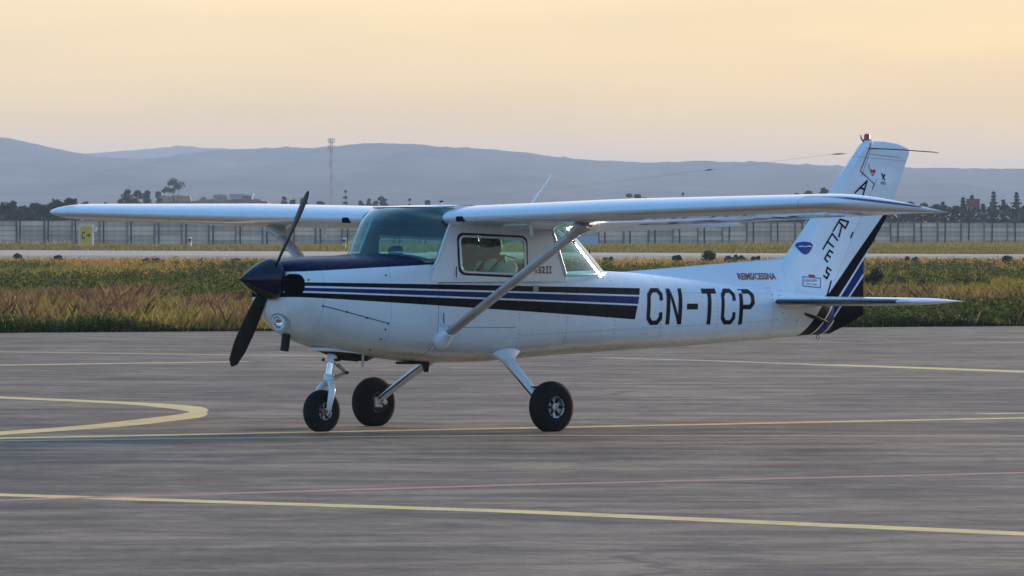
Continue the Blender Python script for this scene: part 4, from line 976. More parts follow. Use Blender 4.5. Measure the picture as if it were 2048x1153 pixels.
V, Fq = merge(tube_vf([(.078, 0, .465), (.068, 0, .395)], [.040, .044], 14),
              tube_vf([(.07, -.0, .405), (.062, -.045, .388), (.045, -.083, .345), (.025, -.090, .28), (.0, -.088, .175)], [.030, .032, .034, .030, .022], 12, ellipse=(1.0, .62), up=(0, 1, 0)),
              tube_vf([(.07, .0, .405), (.062, .045, .388), (.045, .083, .345), (.025, .090, .28), (.0, .088, .175)], [.030, .032, .034, .030, .022], 12, ellipse=(1.0, .62), up=(0, 1, 0)))
mk('nose_fork', V, Fq, M_WP, ng); tube('axle', [(0, -.10, .166), (0, .10, .166)], .015, M_ALU, ng, 10)
wheel('nose_wheel', 0, 0, .176, .118, .074, 1, plane, squash=.010)
# belly plate, louvre bay, antennas
pl0 = [(inv(640, 704, .0)[0] - .05, .0)]; V, Fq = [], []
pts = [(-.10, .0), (-.04, .13), (.35, .18), (.50, .12), (.50, -.12), (.35, -.18), (-.04, -.13)]
V = [(a, y, .690 - max(0, a) * .12 - .003) for a, y in pts] + [(a, y, .662 - max(0, a) * .10) for a, y in pts]; k = len(pts)
mk('nose_gear_plate', V, [tuple(range(k)), tuple(range(2 * k - 1, k - 1, -1))] + [(i, k + i, k + (i + 1) % k, (i + 1) % k) for i in range(k)], M_WP, plane, smooth=False)
V = []; secs = [(.02, .10, .665, .655), (.12, .12, .655, .625), (.30, .11, .645, .580), (.42, .10, .64, .570), (.52, .06, .63, .60)]
for a, w, zt, zb in secs: V += [(a, -w, zt), (a, w, zt), (a, w * .7, zb), (a, -w * .7, zb)]
mk('cowl_outlet', V, [f[::-1] for f in grid_faces(len(secs), 4, True)] + [(0, 1, 2, 3), (16, 19, 18, 17)], M_BLK, plane, smooth=False)
a_, z_ = inv(726, 722, .12); tube('drain_tube', [(a_, -.12, .64), (a_, -.12, z_ - .05)], .011, M_ALU, plane, 8)
a_, z_ = inv(850, 735, 0); V = []
for f, w, h in ((0, .032, .565), (1, .02, z_ - .04)): V += [(a_ - w + .02 * f, -.012, h), (a_ + w + .01, -.012, h), (a_ + w + .01, .012, h), (a_ - w + .02 * f, .012, h)]
mk('blade_antenna', V, [f for f in grid_faces(2, 4, True)] + [(4, 5, 6, 7)], M_BLK, plane, smooth=False)
a_ = inv(820, 727, 0)[0]; box('belly_plate', a_ - .07, a_ + .09, -.10, .10, .540, .562, M_BLK, plane, .004)
tube('roof_antenna', [(inv(885, 410, 0)[0], 0, 1.84), (inv(885, 404, 0)[0], 0, 1.872)], .007, M_WP, plane, 8); lathe('roof_antenna_cap', [(0, .018), (.012, .018), (.016, .004)], 12, (inv(885, 404, 0)[0], 0, 1.87), (0, 0, 1), M_BLK, plane)
a0_, z0_ = inv(1062, 405, .75); a1_, z1_ = inv(1106, 349, .75); tube('rod_antenna', [(a0_, -.75, z0_ - .03), (a1_, -.75, z1_)], [.0075, .004], M_WP, plane, 8)
# door hinges and handle
for px, py in ((918, 556.5), (893, 649)):
    a_, z_ = inv(px, py, .535); box('door_hinge', a_ - .06, a_ + .065, -side_l(a_, 1.1) - .012, -side_l(a_, 1.1) + .01, z_ - .012, z_ + .012, M_WP, plane, .005)
    tube('hinge_pin', [(a_ - .03, -side_l(a_, 1.1) - .012, z_), (a_ - .03, -side_l(a_, 1.1) - .012, z_ + .09)], .004, M_BLK, plane, 6)
a_, z_ = inv(1073, 578.5, .53); box('door_placard', a_ - .028, a_ + .028, -side_l(a_, z_) - .004, -side_l(a_, z_) + .004, z_ - .026, z_ + .026, M_GREYP, plane)
# cowl fasteners
for px, py, l in ((778, 552, .515), (603, 561, .40), (628, 561, .43), (649, 613, .43), (694, 625, .45), (734, 637, .47), (776, 648, .48), (773, 660, .48), (768, 679, .46), (757, 700, .40)):
    a_, z_ = inv(px, py, l); yy_ = side_l(a_, z_); lathe('cowl_fastener', [(-.004, .009), (.003, .009), (.004, .001)], 10, (a_, -yy_ + .001, z_), (0, -1, 0), M_BLK, plane)
A0 = inv(649, 613, .43); A1 = inv(776, 648, .48); tube('cowl_seam', [(A0[0] + (A1[0] - A0[0]) * t, -side_l(A0[0] + (A1[0] - A0[0]) * t, A0[1] + (A1[1] - A0[1]) * t) - .0005, A0[1] + (A1[1] - A0[1]) * t) for t in np.linspace(0, 1, 14)], .0035, M_BLK, plane, 6)

# ---- lettering
def project_mesh(name, polys, mat, parent, surf, sub=1):
    """polys: convex (a, z) polygons; surf(a, z) -> y"""
    bm = bmesh.new()
    for P in polys:
        vs = [bm.verts.new((x, 0, z)) for x, z in P]; bm.faces.new(vs)
    if sub > 1:
        bmesh.ops.subdivide_edges(bm, edges=bm.edges[:], cuts=sub, use_grid_fill=True)
    for v in bm.verts: v.co.y = surf(v.co.x, v.co.z)
    bmesh.ops.triangulate(bm, faces=bm.faces[:]); bm.normal_update()
    me = bpy.data.meshes.new(name); bm.to_mesh(me); bm.free(); me.materials.append(mat); return link(name, me, parent)
GL = {'C': [[(0, .16), (.22, .22), (.22, .78), (0, .84)], [(0, .84), (.22, .78), (.36, .88), (.26, 1)], [(.26, 1), (.36, .88), (.64, .88), (.74, 1)], [(.74, 1), (.64, .88), (.78, .78), (1, .84)], [(.78, .66), (1, .66), (1, .84), (.78, .78)],
            [(0, .16), (.26, 0), (.36, .12), (.22, .22)], [(.26, 0), (.74, 0), (.64, .12), (.36, .12)], [(.74, 0), (1, .16), (.78, .22), (.64, .12)], [(.78, .22), (1, .16), (1, .34), (.78, .34)]],
      'N': [[(0, 0), (.24, 0), (.24, 1), (0, 1)], [(.76, 0), (1, 0), (1, 1), (.76, 1)], [(.24, 1), (.24, .74), (.76, .0), (.76, .26)]],
      '-': [[(0, .42), (1, .42), (1, .58), (0, .58)]],
      'T': [[(0, .86), (1, .86), (1, 1), (0, 1)], [(.37, 0), (.63, 0), (.63, .86), (.37, .86)]],
      'P': [[(0, 0), (.24, 0), (.24, 1), (0, 1)], [(.24, .87), (.66, .87), (.74, 1), (.24, 1)], [(.74, 1), (.66, .87), (.76, .79), (1, .85)], [(.76, .64), (1, .58), (1, .85), (.76, .79)], [(.66, .56), (.74, .43), (1, .58), (.76, .64)], [(.24, .43), (.74, .43), (.66, .56), (.24, .56)]]}
def skin(a, z): return -side_l(a, z) - .0022
regs = [('C', 1290, 1325, 577, 651), ('N', 1331, 1366, 578, 650), ('-', 1374, 1398, 578, 650), ('T', 1406, 1438, 578, 650), ('C', 1446, 1478, 578, 650), ('P', 1484, 1518, 579, 650)]
for ch, x0, x1, y0, y1 in regs:
    lm = .30 - (x0 - 1290) / 228 * .09; a0, zt = inv(x0, y0, lm + .03); a1, _ = inv(x1, y0, lm + .03); _, zb = inv(x0, y1, lm + .03)
    sl = -.028                                      # the letters lean with the skin
    project_mesh('registration_letter', [[(a0 + (a1 - a0) * x + sl * (1 - z) * 1.0, zb + (zt - zb) * z) for x, z in P] for P in GL[ch]], M_TEXT, plane, skin, 5)
# the same registration under the port wing
for k, ch in enumerate('CN-TCP'):
    l0 = 4.25 - k * .36; w_ = .28
    def under(a, l): return wing_pt(l, (a - wing_sec(l)[0]) / (wing_sec(l)[2] - wing_sec(l)[0]), False)[1] - .003
    bm = bmesh.new()
    for P in GL[ch]: bm.faces.new([bm.verts.new((1.98 - .50 * z, -(l0 - w_ * x), 0)) for x, z in P])
    bmesh.ops.subdivide_edges(bm, edges=bm.edges[:], cuts=3, use_grid_fill=True)
    for v in bm.verts: v.co.z = under(v.co.x, -v.co.y)
    bmesh.ops.triangulate(bm, faces=bm.faces[:]); me = bpy.data.meshes.new('wing_letter'); bm.to_mesh(me); bm.free(); me.materials.append(M_TEXT); link('wing_letter', me, wing_p)
def text_polys(txt, size, x0, z0, wid=None, shear=0, bold=0.0):
    cu = bpy.data.curves.new('t', 'FONT'); cu.body = txt; cu.size = size; cu.resolution_u = 3; cu.offset = bold; ob = bpy.data.objects.new('t', cu); col.objects.link(ob)
    dg = bpy.context.evaluated_depsgraph_get(); me = bpy.data.meshes.new_from_object(ob.evaluated_get(dg)); bpy.data.objects.remove(ob)
    xs = [v.co.x for v in me.vertices]; mn_, mx_v = min(xs), max(xs); k = (wid / (mx_v - mn_)) if wid else 1
    polys = [[(x0 + (me.vertices[i].co.x - mn_) * k + shear * me.vertices[i].co.y, z0 + me.vertices[i].co.y) for i in p.vertices] for p in me.polygons]; bpy.data.meshes.remove(me); return polys
def text(name, txt, px0, px1, py_base, py_top, l, mat, surf):
    a0, zb = inv(px0, py_base, l); a1, _ = inv(px1, py_base, l); _, zt = inv(px0, py_top, l)
    return project_mesh(name, text_polys(txt, (zt - zb) / .70, a0, zb, a1 - a0, bold=.0022), mat, plane, surf)
bv_d = BVHTree.FromPolygons([v.co for v in bpy.data.objects['dorsal_fin'].data.vertices], [p.vertices for p in bpy.data.objects['dorsal_fin'].data.polygons])
def dors(a, z):
    h = bv_d.ray_cast(Vector((a, -1, z)), Vector((0, 1, 0)))[0]; y1 = h.y if h else 0; return min(y1, -side_l(a, z) if z < sec(a)[1] else 0) - .003
text('maker_lettering', 'REIMS/CESSNA', 1480, 1557, 559.5, 547, .08, M_BROWN, dors)
def cab(a, z): return -side_w(a, z) - .003
text('model_lettering', '152', 1066, 1086, 547.5, 534.5, .49, M_BROWN, cab)

def finy(a, z):
    le, te = fin_le(z), (hinge(z) if z < 2.10 else 5.91 + (z - 2.10) * .48); f = (z - 1.05) / 1.4
    if a <= te + .003:
        u = min(1, max(.02, (a - le) / (te - le))); th = (.125 - .035 * f) * (1 - u) + (.095 - .03 * f) * u; th *= (u / .22) ** .55 if u < .22 else 1
    else:
        rl, rt = rud_le(z), rud_te(z); u = min(1, max(0, (a - rl) / (rt - rl))); th = (.085 - .02 * (z - .8) / 1.6) * (1 - u) + .008 * u
    return -th * .5 - .0022
def strokes(name, segs, w, mat, parent, surf, l=.05):
    polys = []
    for (x0, y0), (x1, y1) in segs:
        p, q = Vector(inv(x0, y0, l)), Vector(inv(x1, y1, l)); d = (q - p).normalized(); n_ = Vector((-d.y, d.x)) * w * .5; e = d * w * .4
        polys.append([tuple(p - e - n_), tuple(q + e - n_), tuple(q + e + n_), tuple(p - e + n_)])
    V, Fq = [], []
    for k, P in enumerate(polys):
        o = len(V); V += [(x, surf(x, z) - .0006 * k, z) for x, z in P]; Fq.append((o, o + 1, o + 2, o + 3))
    return mk(name, V, Fq, mat, parent, smooth=False)
for xq in (1090.5, 1097.5): strokes('model_lettering', [((xq, 535), (xq, 547)), ((xq - 2, 535), (xq + 2, 535)), ((xq - 2, 547), (xq + 2, 547))], .010, M_BROWN, plane, cab, .49)
def z4(*p): return [(1640 + x / 5.49, 260 + y / 5.49) for x, y in p]
def z7(*p): return [(1580 + x / 5.767, 420 + y / 5.767) for x, y in p]
def chain(P): return list(zip(P[:-1], P[1:]))
FL = [chain(z4((402, 690), (535, 562), (488, 722))) + chain(z4((455, 636), (500, 652))),
      chain(z7((508, 245), (590, 112), (688, 140), (650, 212), (585, 150))) + chain(z7((612, 172), (574, 312))),
      chain(z7((390, 452), (496, 275), (558, 352))) + chain(z7((440, 368), (510, 428))),
      chain(z7((502, 496), (464, 468), (407, 565), (440, 600))) + chain(z7((437, 517), (472, 548))),
      chain(z7((482, 700), (440, 665), (424, 718), (458, 742), (432, 793), (396, 762))),
      chain(z7((484, 825), (436, 990), (452, 965))), chain(z7((740, 262), (716, 320)))]
for i, sg_ in enumerate(FL): strokes('fin_letter', sg_, .0165, M_TEXT, fin if i < 6 else rud, finy)
strokes('rudder_gap', chain(z4((585, 150), (465, 455), (620, 598), (598, 645))), .008, M_BLK, fin, finy)
strokes('fin_seam', chain(z4((430, 258), (580, 268), (925, 305))), .005, M_GREYP, fin, finy)
# fin badges
bx_, bz_ = inv(1613, 497, .06); pts = [(-.062, .03), (-.045, .058), (0, .070), (.045, .058), (.062, .03), (.052, -.005), (.028, -.05), (0, -.068), (-.028, -.05), (-.052, -.005)]
bdg = mk('fin_badge', [(bx_ + x * 1.42 * r_, finy(bx_ + x * 1.42 * r_, bz_ + z * .83 * r_) - .0008, bz_ + z * .83 * r_) for r_ in (0, .35, .7, 1) for x, z in pts], grid_faces(4, 10, True), M_BLUEV, fin, smooth=False)
gull = [[(-.056, .012), (-.028, .034), (0, .018), (0, .004), (-.024, .014), (-.040, .004)], [(0, .018), (.028, .034), (.056, .012), (.040, .004), (.024, .014), (0, .004)]]
mk('badge_wings', [(bx_ + x * 1.35, finy(bx_ + x * 1.35, bz_ + z * .45) - .0045, bz_ + z * .45 + .008) for P in gull for x, z in P], [(0, 1, 2, 3, 4, 5), (6, 7, 8, 9, 10, 11)], M_WHITEV, bdg, smooth=False)
sx0, sz0 = inv(1607, 572, .07); sx1, sz1 = inv(1644, 553, .07)
stk = strokes('fin_sticker', chain([(1607, 554), (1643, 557), (1642.5, 576), (1607, 572.5), (1607, 554)]), .007, M_BLUEV, fin, finy, .055)
strokes('sticker_flag', [((1620, 552), (1630, 552.6))], .022, M_REDV, stk, finy, .055)
a0_, zb_ = inv(1612, 563, .07); a1_ = inv(1638, 563, .07)[0]; project_mesh('sticker_text', text_polys('ESSAOUIRA', .030, a0_, zb_ - .004, a1_ - a0_), M_BLUEV, stk, lambda a, z: finy(a, z) - .0004)
strokes('sticker_text', [((1615, 568), (1623, 568.6)), ((1627, 569), (1635, 569.8))], .010, M_GREYP, stk, finy, .055)
hx_, hz__ = inv(1748, 345, .03); hp = [(0, -.034), (-.034, 0), (-.030, .022), (-.014, .028), (0, .016), (.014, .028), (.030, .022), (.034, 0)]
mk('heart_sticker', [(hx_ + x, finy(hx_ + x, hz__ + z), hz__ + z) for x, z in hp], [tuple(range(8))], M_REDV, rud, smooth=False)
strokes('heart_bar', [((1744.5, 346), (1752, 349))], .008, M_WHITEV, rud, lambda a, z: finy(a, z) - .001, .03)
strokes('rudder_mark', chain([(1767, 348), (1770, 353), (1768, 358)]) + chain([(1773, 350), (1770, 355), (1771.5, 360)]), .014, M_TEXT, rud, finy, .03); strokes('rudder_mark', [((1765, 366), (1773, 367))], .026, M_GREYP, rud, finy, .03)
strokes('rudder_mark', chain([(1739, 330), (1740, 336), (1743, 341)]), .010, M_GREYP, rud, finy, .03)
# rivets on the tail skin
for px, py in ((1540, 577), (1548, 577), (1593, 576), (1567, 577), (1615, 580), (1634, 583), (1542, 590), (1557, 592), (1560, 627), (1547, 639), (1567, 640), (1593, 642)):
    a_, z_ = inv(px, py, .14); lathe('tail_screw', [(-.004, .007), (.0015, .007), (.002, .001)], 8, (a_, skin(a_, z_) + .001, z_), (0, -1, 0), M_GREYP, plane)

# ---- cabin interior
def deck_z(a, l):
    w, zt, zb, zm, nt_, nb_ = sec(a); return zm + (zt - zm) * max(0, 1 - (abs(l) / w) ** nt_) ** (1 / nt_)
V = []; na, nl_ = 12, 25
for i in range(na):
    for j in range(nl_):
        l = -.50 + 1.0 * j / (nl_ - 1); f0 = a_c(1.44) + (a_s(1.40) - a_c(1.44)) * (abs(l) / .53) ** 2.4 + .035; a = f0 + (.80 - f0) * i / (na - 1); V.append((a, -l, deck_z(min(a, .795), l) + .004))
mk('glareshield', V, grid_faces(na, nl_), M_DARK, plane)
ip = box('instrument_panel', .805, .835, -.49, .49, .95, 1.405, M_DARK, plane, .01)
for l in (.38, .28, .18, -.05, -.2):
    for z in (1.30, 1.19): lathe('gauge', [(0, .042), (.006, .042), (.006, .036), (.003, .001)], 20, (.835, -l, z), (1, 0, 0), M_GREYP, ip)
for l in (.26, -.26):
    y = tube('control_yoke', [(.84, -l, 1.12), (1.02, -l, 1.12)], .012, M_BLK, plane, 8); V, Fq = tube_vf([(1.02, -l - .14, 1.20), (1.02, -l - .13, 1.12), (1.02, -l, 1.10), (1.02, -l + .13, 1.12), (1.02, -l + .14, 1.20)], .014, 8); mk('grip', V, Fq, M_BLK, y)
    st_ = mk('seat', *merge(box_vf(1.28, 1.74, -l - .21, -l + .21, .78, .88)), M_SEAT if 'M_SEAT' in globals() else M_LINE, plane, smooth=False)
    V = []
    for z, a, w, t in ((.85, 1.70, .21, .05), (1.05, 1.74, .22, .05), (1.25, 1.80, .21, .045), (1.36, 1.83, .17, .04)): V += [(a - t, -l - w, z), (a - t, -l + w, z), (a + t, -l + w, z), (a + t, -l - w, z)]
    mk('backrest', V, grid_faces(4, 4, True) + [(12, 13, 14, 15)], M_LINE, st_, smooth=False)
box('cabin_floor', .85, 2.2, -.36, .36, .74, .75, M_LINE, plane)
box('baggage_shelf', 2.15, 2.72, -.36, .36, 1.16, 1.175, M_LINE, plane)
lathe('compass', [(-.02, .001), (-.02, .03), (.03, .045), (.08, .045), (.10, .03), (.10, .001)], 16, (inv(795, 497, .0)[0] - .05, .0, 1.47), (1, 0, 0), M_BLK, plane); tube('compass_stalk', [(inv(795, 497, .0)[0], 0, 1.40), (inv(795, 497, .0)[0], 0, 1.45)], .012, M_BLK, plane, 8)
for l in (.24, -.24): box('sun_visor', .86, 1.02, -l - .17, -l + .17, 1.655, 1.665, M_BLK, plane, .003)
chart = mk('paper_chart', [(.60, -.36, 1.455), (.84, -.34, 1.462), (.83, -.10, 1.470), (.61, -.12, 1.462), (.60, -.36, 1.450), (.84, -.34, 1.457), (.83, -.10, 1.465), (.61, -.12, 1.457)], [(0, 1, 2, 3), (7, 6, 5, 4), (0, 4, 5, 1), (1, 5, 6, 2), (2, 6, 7, 3), (3, 7, 4, 0)], plain('paper', (.62, .72, .80), .8), None, smooth=False)
chart.location = plane.location; chart.rotation_euler = plane.rotation_euler; tag(chart, 'pale folded paper chart lying on the glareshield behind the windshield', 'chart')
# ================================================================== PILOT
def PL(a, l, z): return Vector((a, -l, z))
M_SKIN = plain('skin', (.17, .09, .06), .5, .15, 20, sss=.05); M_SHIRT = plain('white_shirt', (.62, .63, .64), .85); M_TROU = plain('dark_trousers', (.02, .022, .03), .9); M_HAIR = plain('dark_hair', (.01, .008, .007), .6); M_HEADSET = plain('black_headset', (.012, .012, .013), .5)
OX = 1.60; OL = .25
J = [(PL(OX, OL, .98), .140), (PL(OX + .035, OL, 1.14), .140), (PL(OX + .06, OL, 1.29), .150), (PL(OX + .035, OL, 1.395), .080), (PL(OX + .0, OL, 1.425), .056), (PL(OX - .02, OL, 1.460), .070), (PL(OX - .035, OL, 1.515), .094), (PL(OX - .03, OL, 1.575), .080)]
E_ = [(i, i + 1) for i in range(7)]
def add(p, r, parent):
    J.append((p, r)); E_.append((parent, len(J) - 1)); return len(J) - 1
chin = add(PL(OX - .105, OL, 1.445), .035, 5); nose = add(PL(OX - .128, OL, 1.495), .017, 6); brow = add(PL(OX - .10, OL, 1.535), .045, 6)
for s in (1, -1):
    sh = add(PL(OX + .04, OL + s * .180, 1.335), .070, 2); el = add(PL(OX - .10, OL + s * .225, 1.06), .046, sh); wr = add(PL(OX - .34, OL + s * .16, 1.13), .030, el); pm = add(PL(OX - .42, OL + s * .14, 1.145), .034, wr)
    for k in range(4):
        f1 = add(PL(OX - .475, OL + s * (.14 + .02), 1.185 - .024 * k), .0105, pm); f2 = add(PL(OX - .51 + .006 * k, OL + s * .135, 1.185 - .024 * k), .0095, f1); add(PL(OX - .49 + .004 * k, OL + s * .112, 1.183 - .024 * k), .0085, f2)
    t1 = add(PL(OX - .43, OL + s * .105, 1.19), .011, pm); add(PL(OX - .465, OL + s * .10, 1.215), .0095, t1)
    hp = add(PL(OX - .02, OL + s * .09, .93), .095, 0); kn = add(PL(OX - .46, OL + s * .12, .945), .066, hp); an = add(PL(OX - .60, OL + s * .11, .745), .042, kn); add(PL(OX - .74, OL + s * .11, .715), .038, an)
me = bpy.data.meshes.new('body'); me.from_pydata([p for p, r in J], E_, []); pob = bpy.data.objects.new('body', me); col.objects.link(pob)
md = pob.modifiers.new('skin', 'SKIN'); md.use_smooth_shade = True
for i, (p, r) in enumerate(J): me.skin_vertices[0].data[i].radius = (r, r)
me.skin_vertices[0].data[0].use_root = True
sb = pob.modifiers.new('sub', 'SUBSURF'); sb.levels = 2; sb.render_levels = 2
dg = bpy.context.evaluated_depsgraph_get(); me2 = bpy.data.meshes.new_from_object(pob.evaluated_get(dg)); bpy.data.objects.remove(pob)
for mt in (M_SKIN, M_SHIRT, M_TROU): me2.materials.append(mt)
for p in me2.polygons:
    c = p.center; p.material_index = 2 if (c.z < .985 and c.x > OX - .9 and not (c.z > 1.0)) else (1 if c.z < 1.405 and c.x > OX - .22 and not (c.x < OX - .06 and c.z > 1.385) else 0); p.use_smooth = True
pilot = empty('person', plane.location, PSI, 'person in a white shirt and black headset seated at the controls', 'person')
body = link('body', me2, pilot)
def ell(name, c, r, mat, parent, cut=None):
    bm = bmesh.new(); bmesh.ops.create_uvsphere(bm, u_segments=20, v_segments=14, radius=1)
    if cut: bmesh.ops.delete(bm, geom=[v for v in bm.verts if not cut(v.co)], context='VERTS')
    bmesh.ops.scale(bm, vec=r, verts=bm.verts); bmesh.ops.translate(bm, vec=c, verts=bm.verts); me = bpy.data.meshes.new(name); bm.to_mesh(me); bm.free(); me.materials.append(mat); me.polygons.foreach_set('use_smooth', [True] * len(me.polygons)); return link(name, me, parent)
ell('hair', PL(OX - .028, OL, 1.535), (.108, .094, .108), M_HAIR, pilot, cut=lambda c: c.z > -.1 + (.55 if c.x < -.45 else 0))
for s in (1, -1):
    ell('eye', PL(OX - .122, OL + s * .03, 1.512), (.010, .013, .008), M_WHITE, pilot); ell('ear', PL(OX - .025, OL + s * .088, 1.495), (.020, .012, .032), M_SKIN, pilot)
    ell('headset_cup', PL(OX - .025, OL + s * .102, 1.50), (.040, .024, .052), M_HEADSET, pilot)
    tube('seat_belt', [PL(OX + .14, OL + s * .11, 1.41), PL(OX + .04, OL + s * .10, 1.435), PL(OX - .095, OL + s * .075, 1.31), PL(OX - .125, OL + s * .03, 1.10)], .020, M_HEADSET, pilot, 8, ellipse=(1.0, .25))
tube('headset_band', [PL(OX - .025, OL + .105 * math.cos(t), 1.50 + .135 * math.sin(t)) for t in np.linspace(0, math.pi, 18)], .010, M_HEADSET, pilot, 8)
tube('headset_microphone', [PL(OX - .03, OL + .12, 1.485), PL(OX - .10, OL + .085, 1.45), PL(OX - .135, OL + .025, 1.452)], [.004, .004, .009], M_HEADSET, pilot, 6)
tube('mouth', [PL(OX - .132, OL - .018, 1.468), PL(OX - .138, OL, 1.466), PL(OX - .132, OL + .018, 1.468)], .004, M_REDV, pilot, 6)
# ================================================================== FIELD PLANTS
HAZE = 1.2e-4
rng = np.random.RandomState(77)
def vnoise(x, y, seed):                               # smooth value noise, 0..1
    r = np.random.RandomState(seed).rand(64, 64); xi, yi = np.floor(x).astype(int), np.floor(y).astype(int); fx, fy = x - xi, y - yi
    fx, fy = fx * fx * (3 - 2 * fx), fy * fy * (3 - 2 * fy); g = lambda a, b: r[a % 64, b % 64]
    return (g(xi, yi) * (1 - fx) + g(xi + 1, yi) * fx) * (1 - fy) + (g(xi, yi + 1) * (1 - fx) + g(xi + 1, yi + 1) * fx) * fy
def scatter(n, y0, y1, power=1.0):
    """positions in the strip between ground rows y0 (far) and y1 (near), denser towards the apron"""
    py = y0 + (y1 - y0) * rng.rand(n) ** power; Y = F_PX * CAM_H / (py - Y_HOR); u_ = rng.rand(n); X_ = np.where(u_ < .75, u_ / .75 * .075, .075 + (u_ - .75) / .25 * .10) * np.where(rng.rand(n) < .5, -1, 1) * (Y + 12)
    keep = Y > edge_y(X_) + .15
    return X_[keep], Y[keep]
def edge_y(x): return e0.y + (x - e0.x) * ed.y / ed.x
def blades(X_, Y, h, w, lean):
    n = len(X_); an = rng.rand(n) * 6.283; lx, ly = rng.normal(size=n) * lean * h, rng.normal(size=n) * lean * h
    cx, sx = np.cos(an) * w * .5, np.sin(an) * w * .5 * .3; z = np.full(n, -.03)
    co = np.stack([np.stack([X_ - cx, Y - sx, z], 1), np.stack([X_ + cx, Y + sx, z], 1), np.stack([X_ + cx * .5 + lx * .45, Y + ly * .45, h * .6], 1), np.stack([X_ + lx, Y + ly, h], 1)], 1).reshape(-1, 3)
    b = np.arange(n)[:, None] * 4; return co, np.concatenate([b + [0, 1, 2], b + [0, 2, 3]], 0)
def plants(X_, Y, h, spread, per, size):
    n = len(X_); P = np.stack([X_, Y, np.zeros(n)], 1).repeat(per, 0); H_ = h.repeat(per); t = rng.rand(n * per) ** .8; r = spread * H_ * (.25 + .9 * np.sin(t * 2.6)) * rng.rand(n * per) ** .6; an = rng.rand(n * per) * 6.283
    P[:, 0] += r * np.cos(an); P[:, 1] += r * np.sin(an); P[:, 2] = t * H_
    return leaf_tris(P, size * (.5 + rng.rand(n * per)), rng)
def m_veg(name, stops, scale=.35):
    m = Mat(name); r = m.island(); n = m.noise(scale, detail=4); m.color(m.rampc(r * .55 + n * .45, stops)); m.set(rough=.85, spec=.15)
    tl = m.N.new('ShaderNodeBsdfTranslucent'); mx = m.N.new('ShaderNodeMixShader'); mx.inputs[0].default_value = .28; src = m.b.inputs['Base Color'].links[0].from_socket; m.L.new(src, tl.inputs['Color']); m.L.new(m.b.outputs[0], mx.inputs[1]); m.L.new(tl.outputs[0], mx.inputs[2]); m.L.new(mx.outputs[0], m.N['Material Output'].inputs['Surface'])
    return m.m
V_DRY = m_veg('dry_grass_straw', [(.2, (.20, .095, .018)), (.45, (.42, .215, .042)), (.65, (.54, .29, .066)), (.8, (.62, .40, .13))])
V_OLIVE = m_veg('olive_grass', [(.2, (.12, .092, .016)), (.5, (.25, .20, .032)), (.8, (.40, .30, .065))])
V_GREEN = m_veg('green_weed', [(.2, (.022, .030, .006)), (.5, (.062, .080, .014)), (.8, (.14, .155, .032))])
V_BROWN = m_veg('dead_brush', [(.2, (.060, .034, .020)), (.45, (.15, .082, .042)), (.65, (.25, .14, .066)), (.8, (.42, .26, .12))])
# short dry grass all over
X_, Y = scatter(330000, 519.5, 668); k = vnoise(X_ * .16 + 9, Y * .035, 1) * .6 + vnoise(X_ * .7 + 1, Y * .11, 31) * .4; keep = k + .35 * rng.rand(len(X_)) > .43; X_, Y, k = X_[keep], Y[keep], k[keep]; h = .04 + .20 * rng.rand(len(X_)) * (.4 + .8 * k); co, tr = blades(X_, Y, h, .010 + .00010 * Y, .35)
tag(npmesh('dry_grass', co, tr, V_DRY), 'straw coloured dry grass over the field', kind='stuff')
X_, Y = scatter(260000, 538, 668); k = vnoise(X_ * .11 + 3, Y * .022 + 5, 2); keep = k + .25 * rng.rand(len(X_)) > .60 + .16 * (Y < 165) * (X_ < 0); X_, Y = X_[keep], Y[keep]; h = .10 + .26 * rng.rand(len(X_)); co, tr = blades(X_, Y, h, .008 + .00009 * Y, .3)
tag(npmesh('olive_grass', co, tr, V_OLIVE), 'olive green tall grass in patches over the field', kind='stuff')
# leafy green weeds, thickest in the middle of the strip
X_, Y = scatter(34000, 534, 662); d = 26845. / Y + Y_HOR; k = vnoise(X_ * .22 + 31, Y * .05 + 2, 3); d = d + 46 * (vnoise(X_ * .35 + 7, Y * .05, 21) - .5); lim = np.where(X_ < 0, np.where((d > 552) & (d < 608), .44, .84), np.where(d > 618, .60, .62)); keep = k + .2 * rng.rand(len(X_)) > lim; X_, Y = X_[keep], Y[keep]
co, tr = plants(X_, Y, .14 + .30 * rng.rand(len(X_)), .42, 28, .049); tag(npmesh('green_weeds', co, tr, V_GREEN, None, 4), 'leafy green weeds among the grass', kind='stuff')
# dead brown brush near the apron
X_, Y = scatter(190000, 590, 664); k = vnoise(X_ * .4 + 13, Y * .10, 4) * .6 + vnoise(X_ * 1.6, Y * .3, 24) * .4; pyy = 26845. / Y + Y_HOR + 34 * (vnoise(X_ * .5 + 3, Y * .06, 22) - .5); keep = (k + .3 * rng.rand(len(X_)) > np.where(X_ < 1.5, .50, .74)) & (pyy > 604); X_, Y = X_[keep], Y[keep]; h = (.06 + .34 * rng.rand(len(X_)) ** 1.8) * (.45 + 1.1 * vnoise(X_ * .9 + 5, Y * .2, 23)); co, tr = blades(X_, Y, h, .012, .34)
tag(npmesh('dead_brush', co, tr, V_BROWN), 'dead brown brush along the near side of the field', kind='stuff')
# low green fringe growing at the asphalt edge
n = 6200; X_ = (rng.rand(n) * 2 - 1) * 21; Y = edge_y(X_) + .12 + np.abs(rng.normal(size=n)) * .7; k = vnoise(X_ * .45 + 3, Y * 0 + 2, 6); k = np.clip(k * 2.6 - 1.0, 0, 1.4); h = .02 + .24 * rng.rand(n) * k * (.4 + vnoise(X_ * 1.7, Y * 0 + 4, 26))
co, tr = plants(X_, Y, h, .8, 28, .036); tag(npmesh('edge_weeds', co, tr, V_GREEN, None, 4), 'low dark green fringe along the apron edge', kind='stuff')
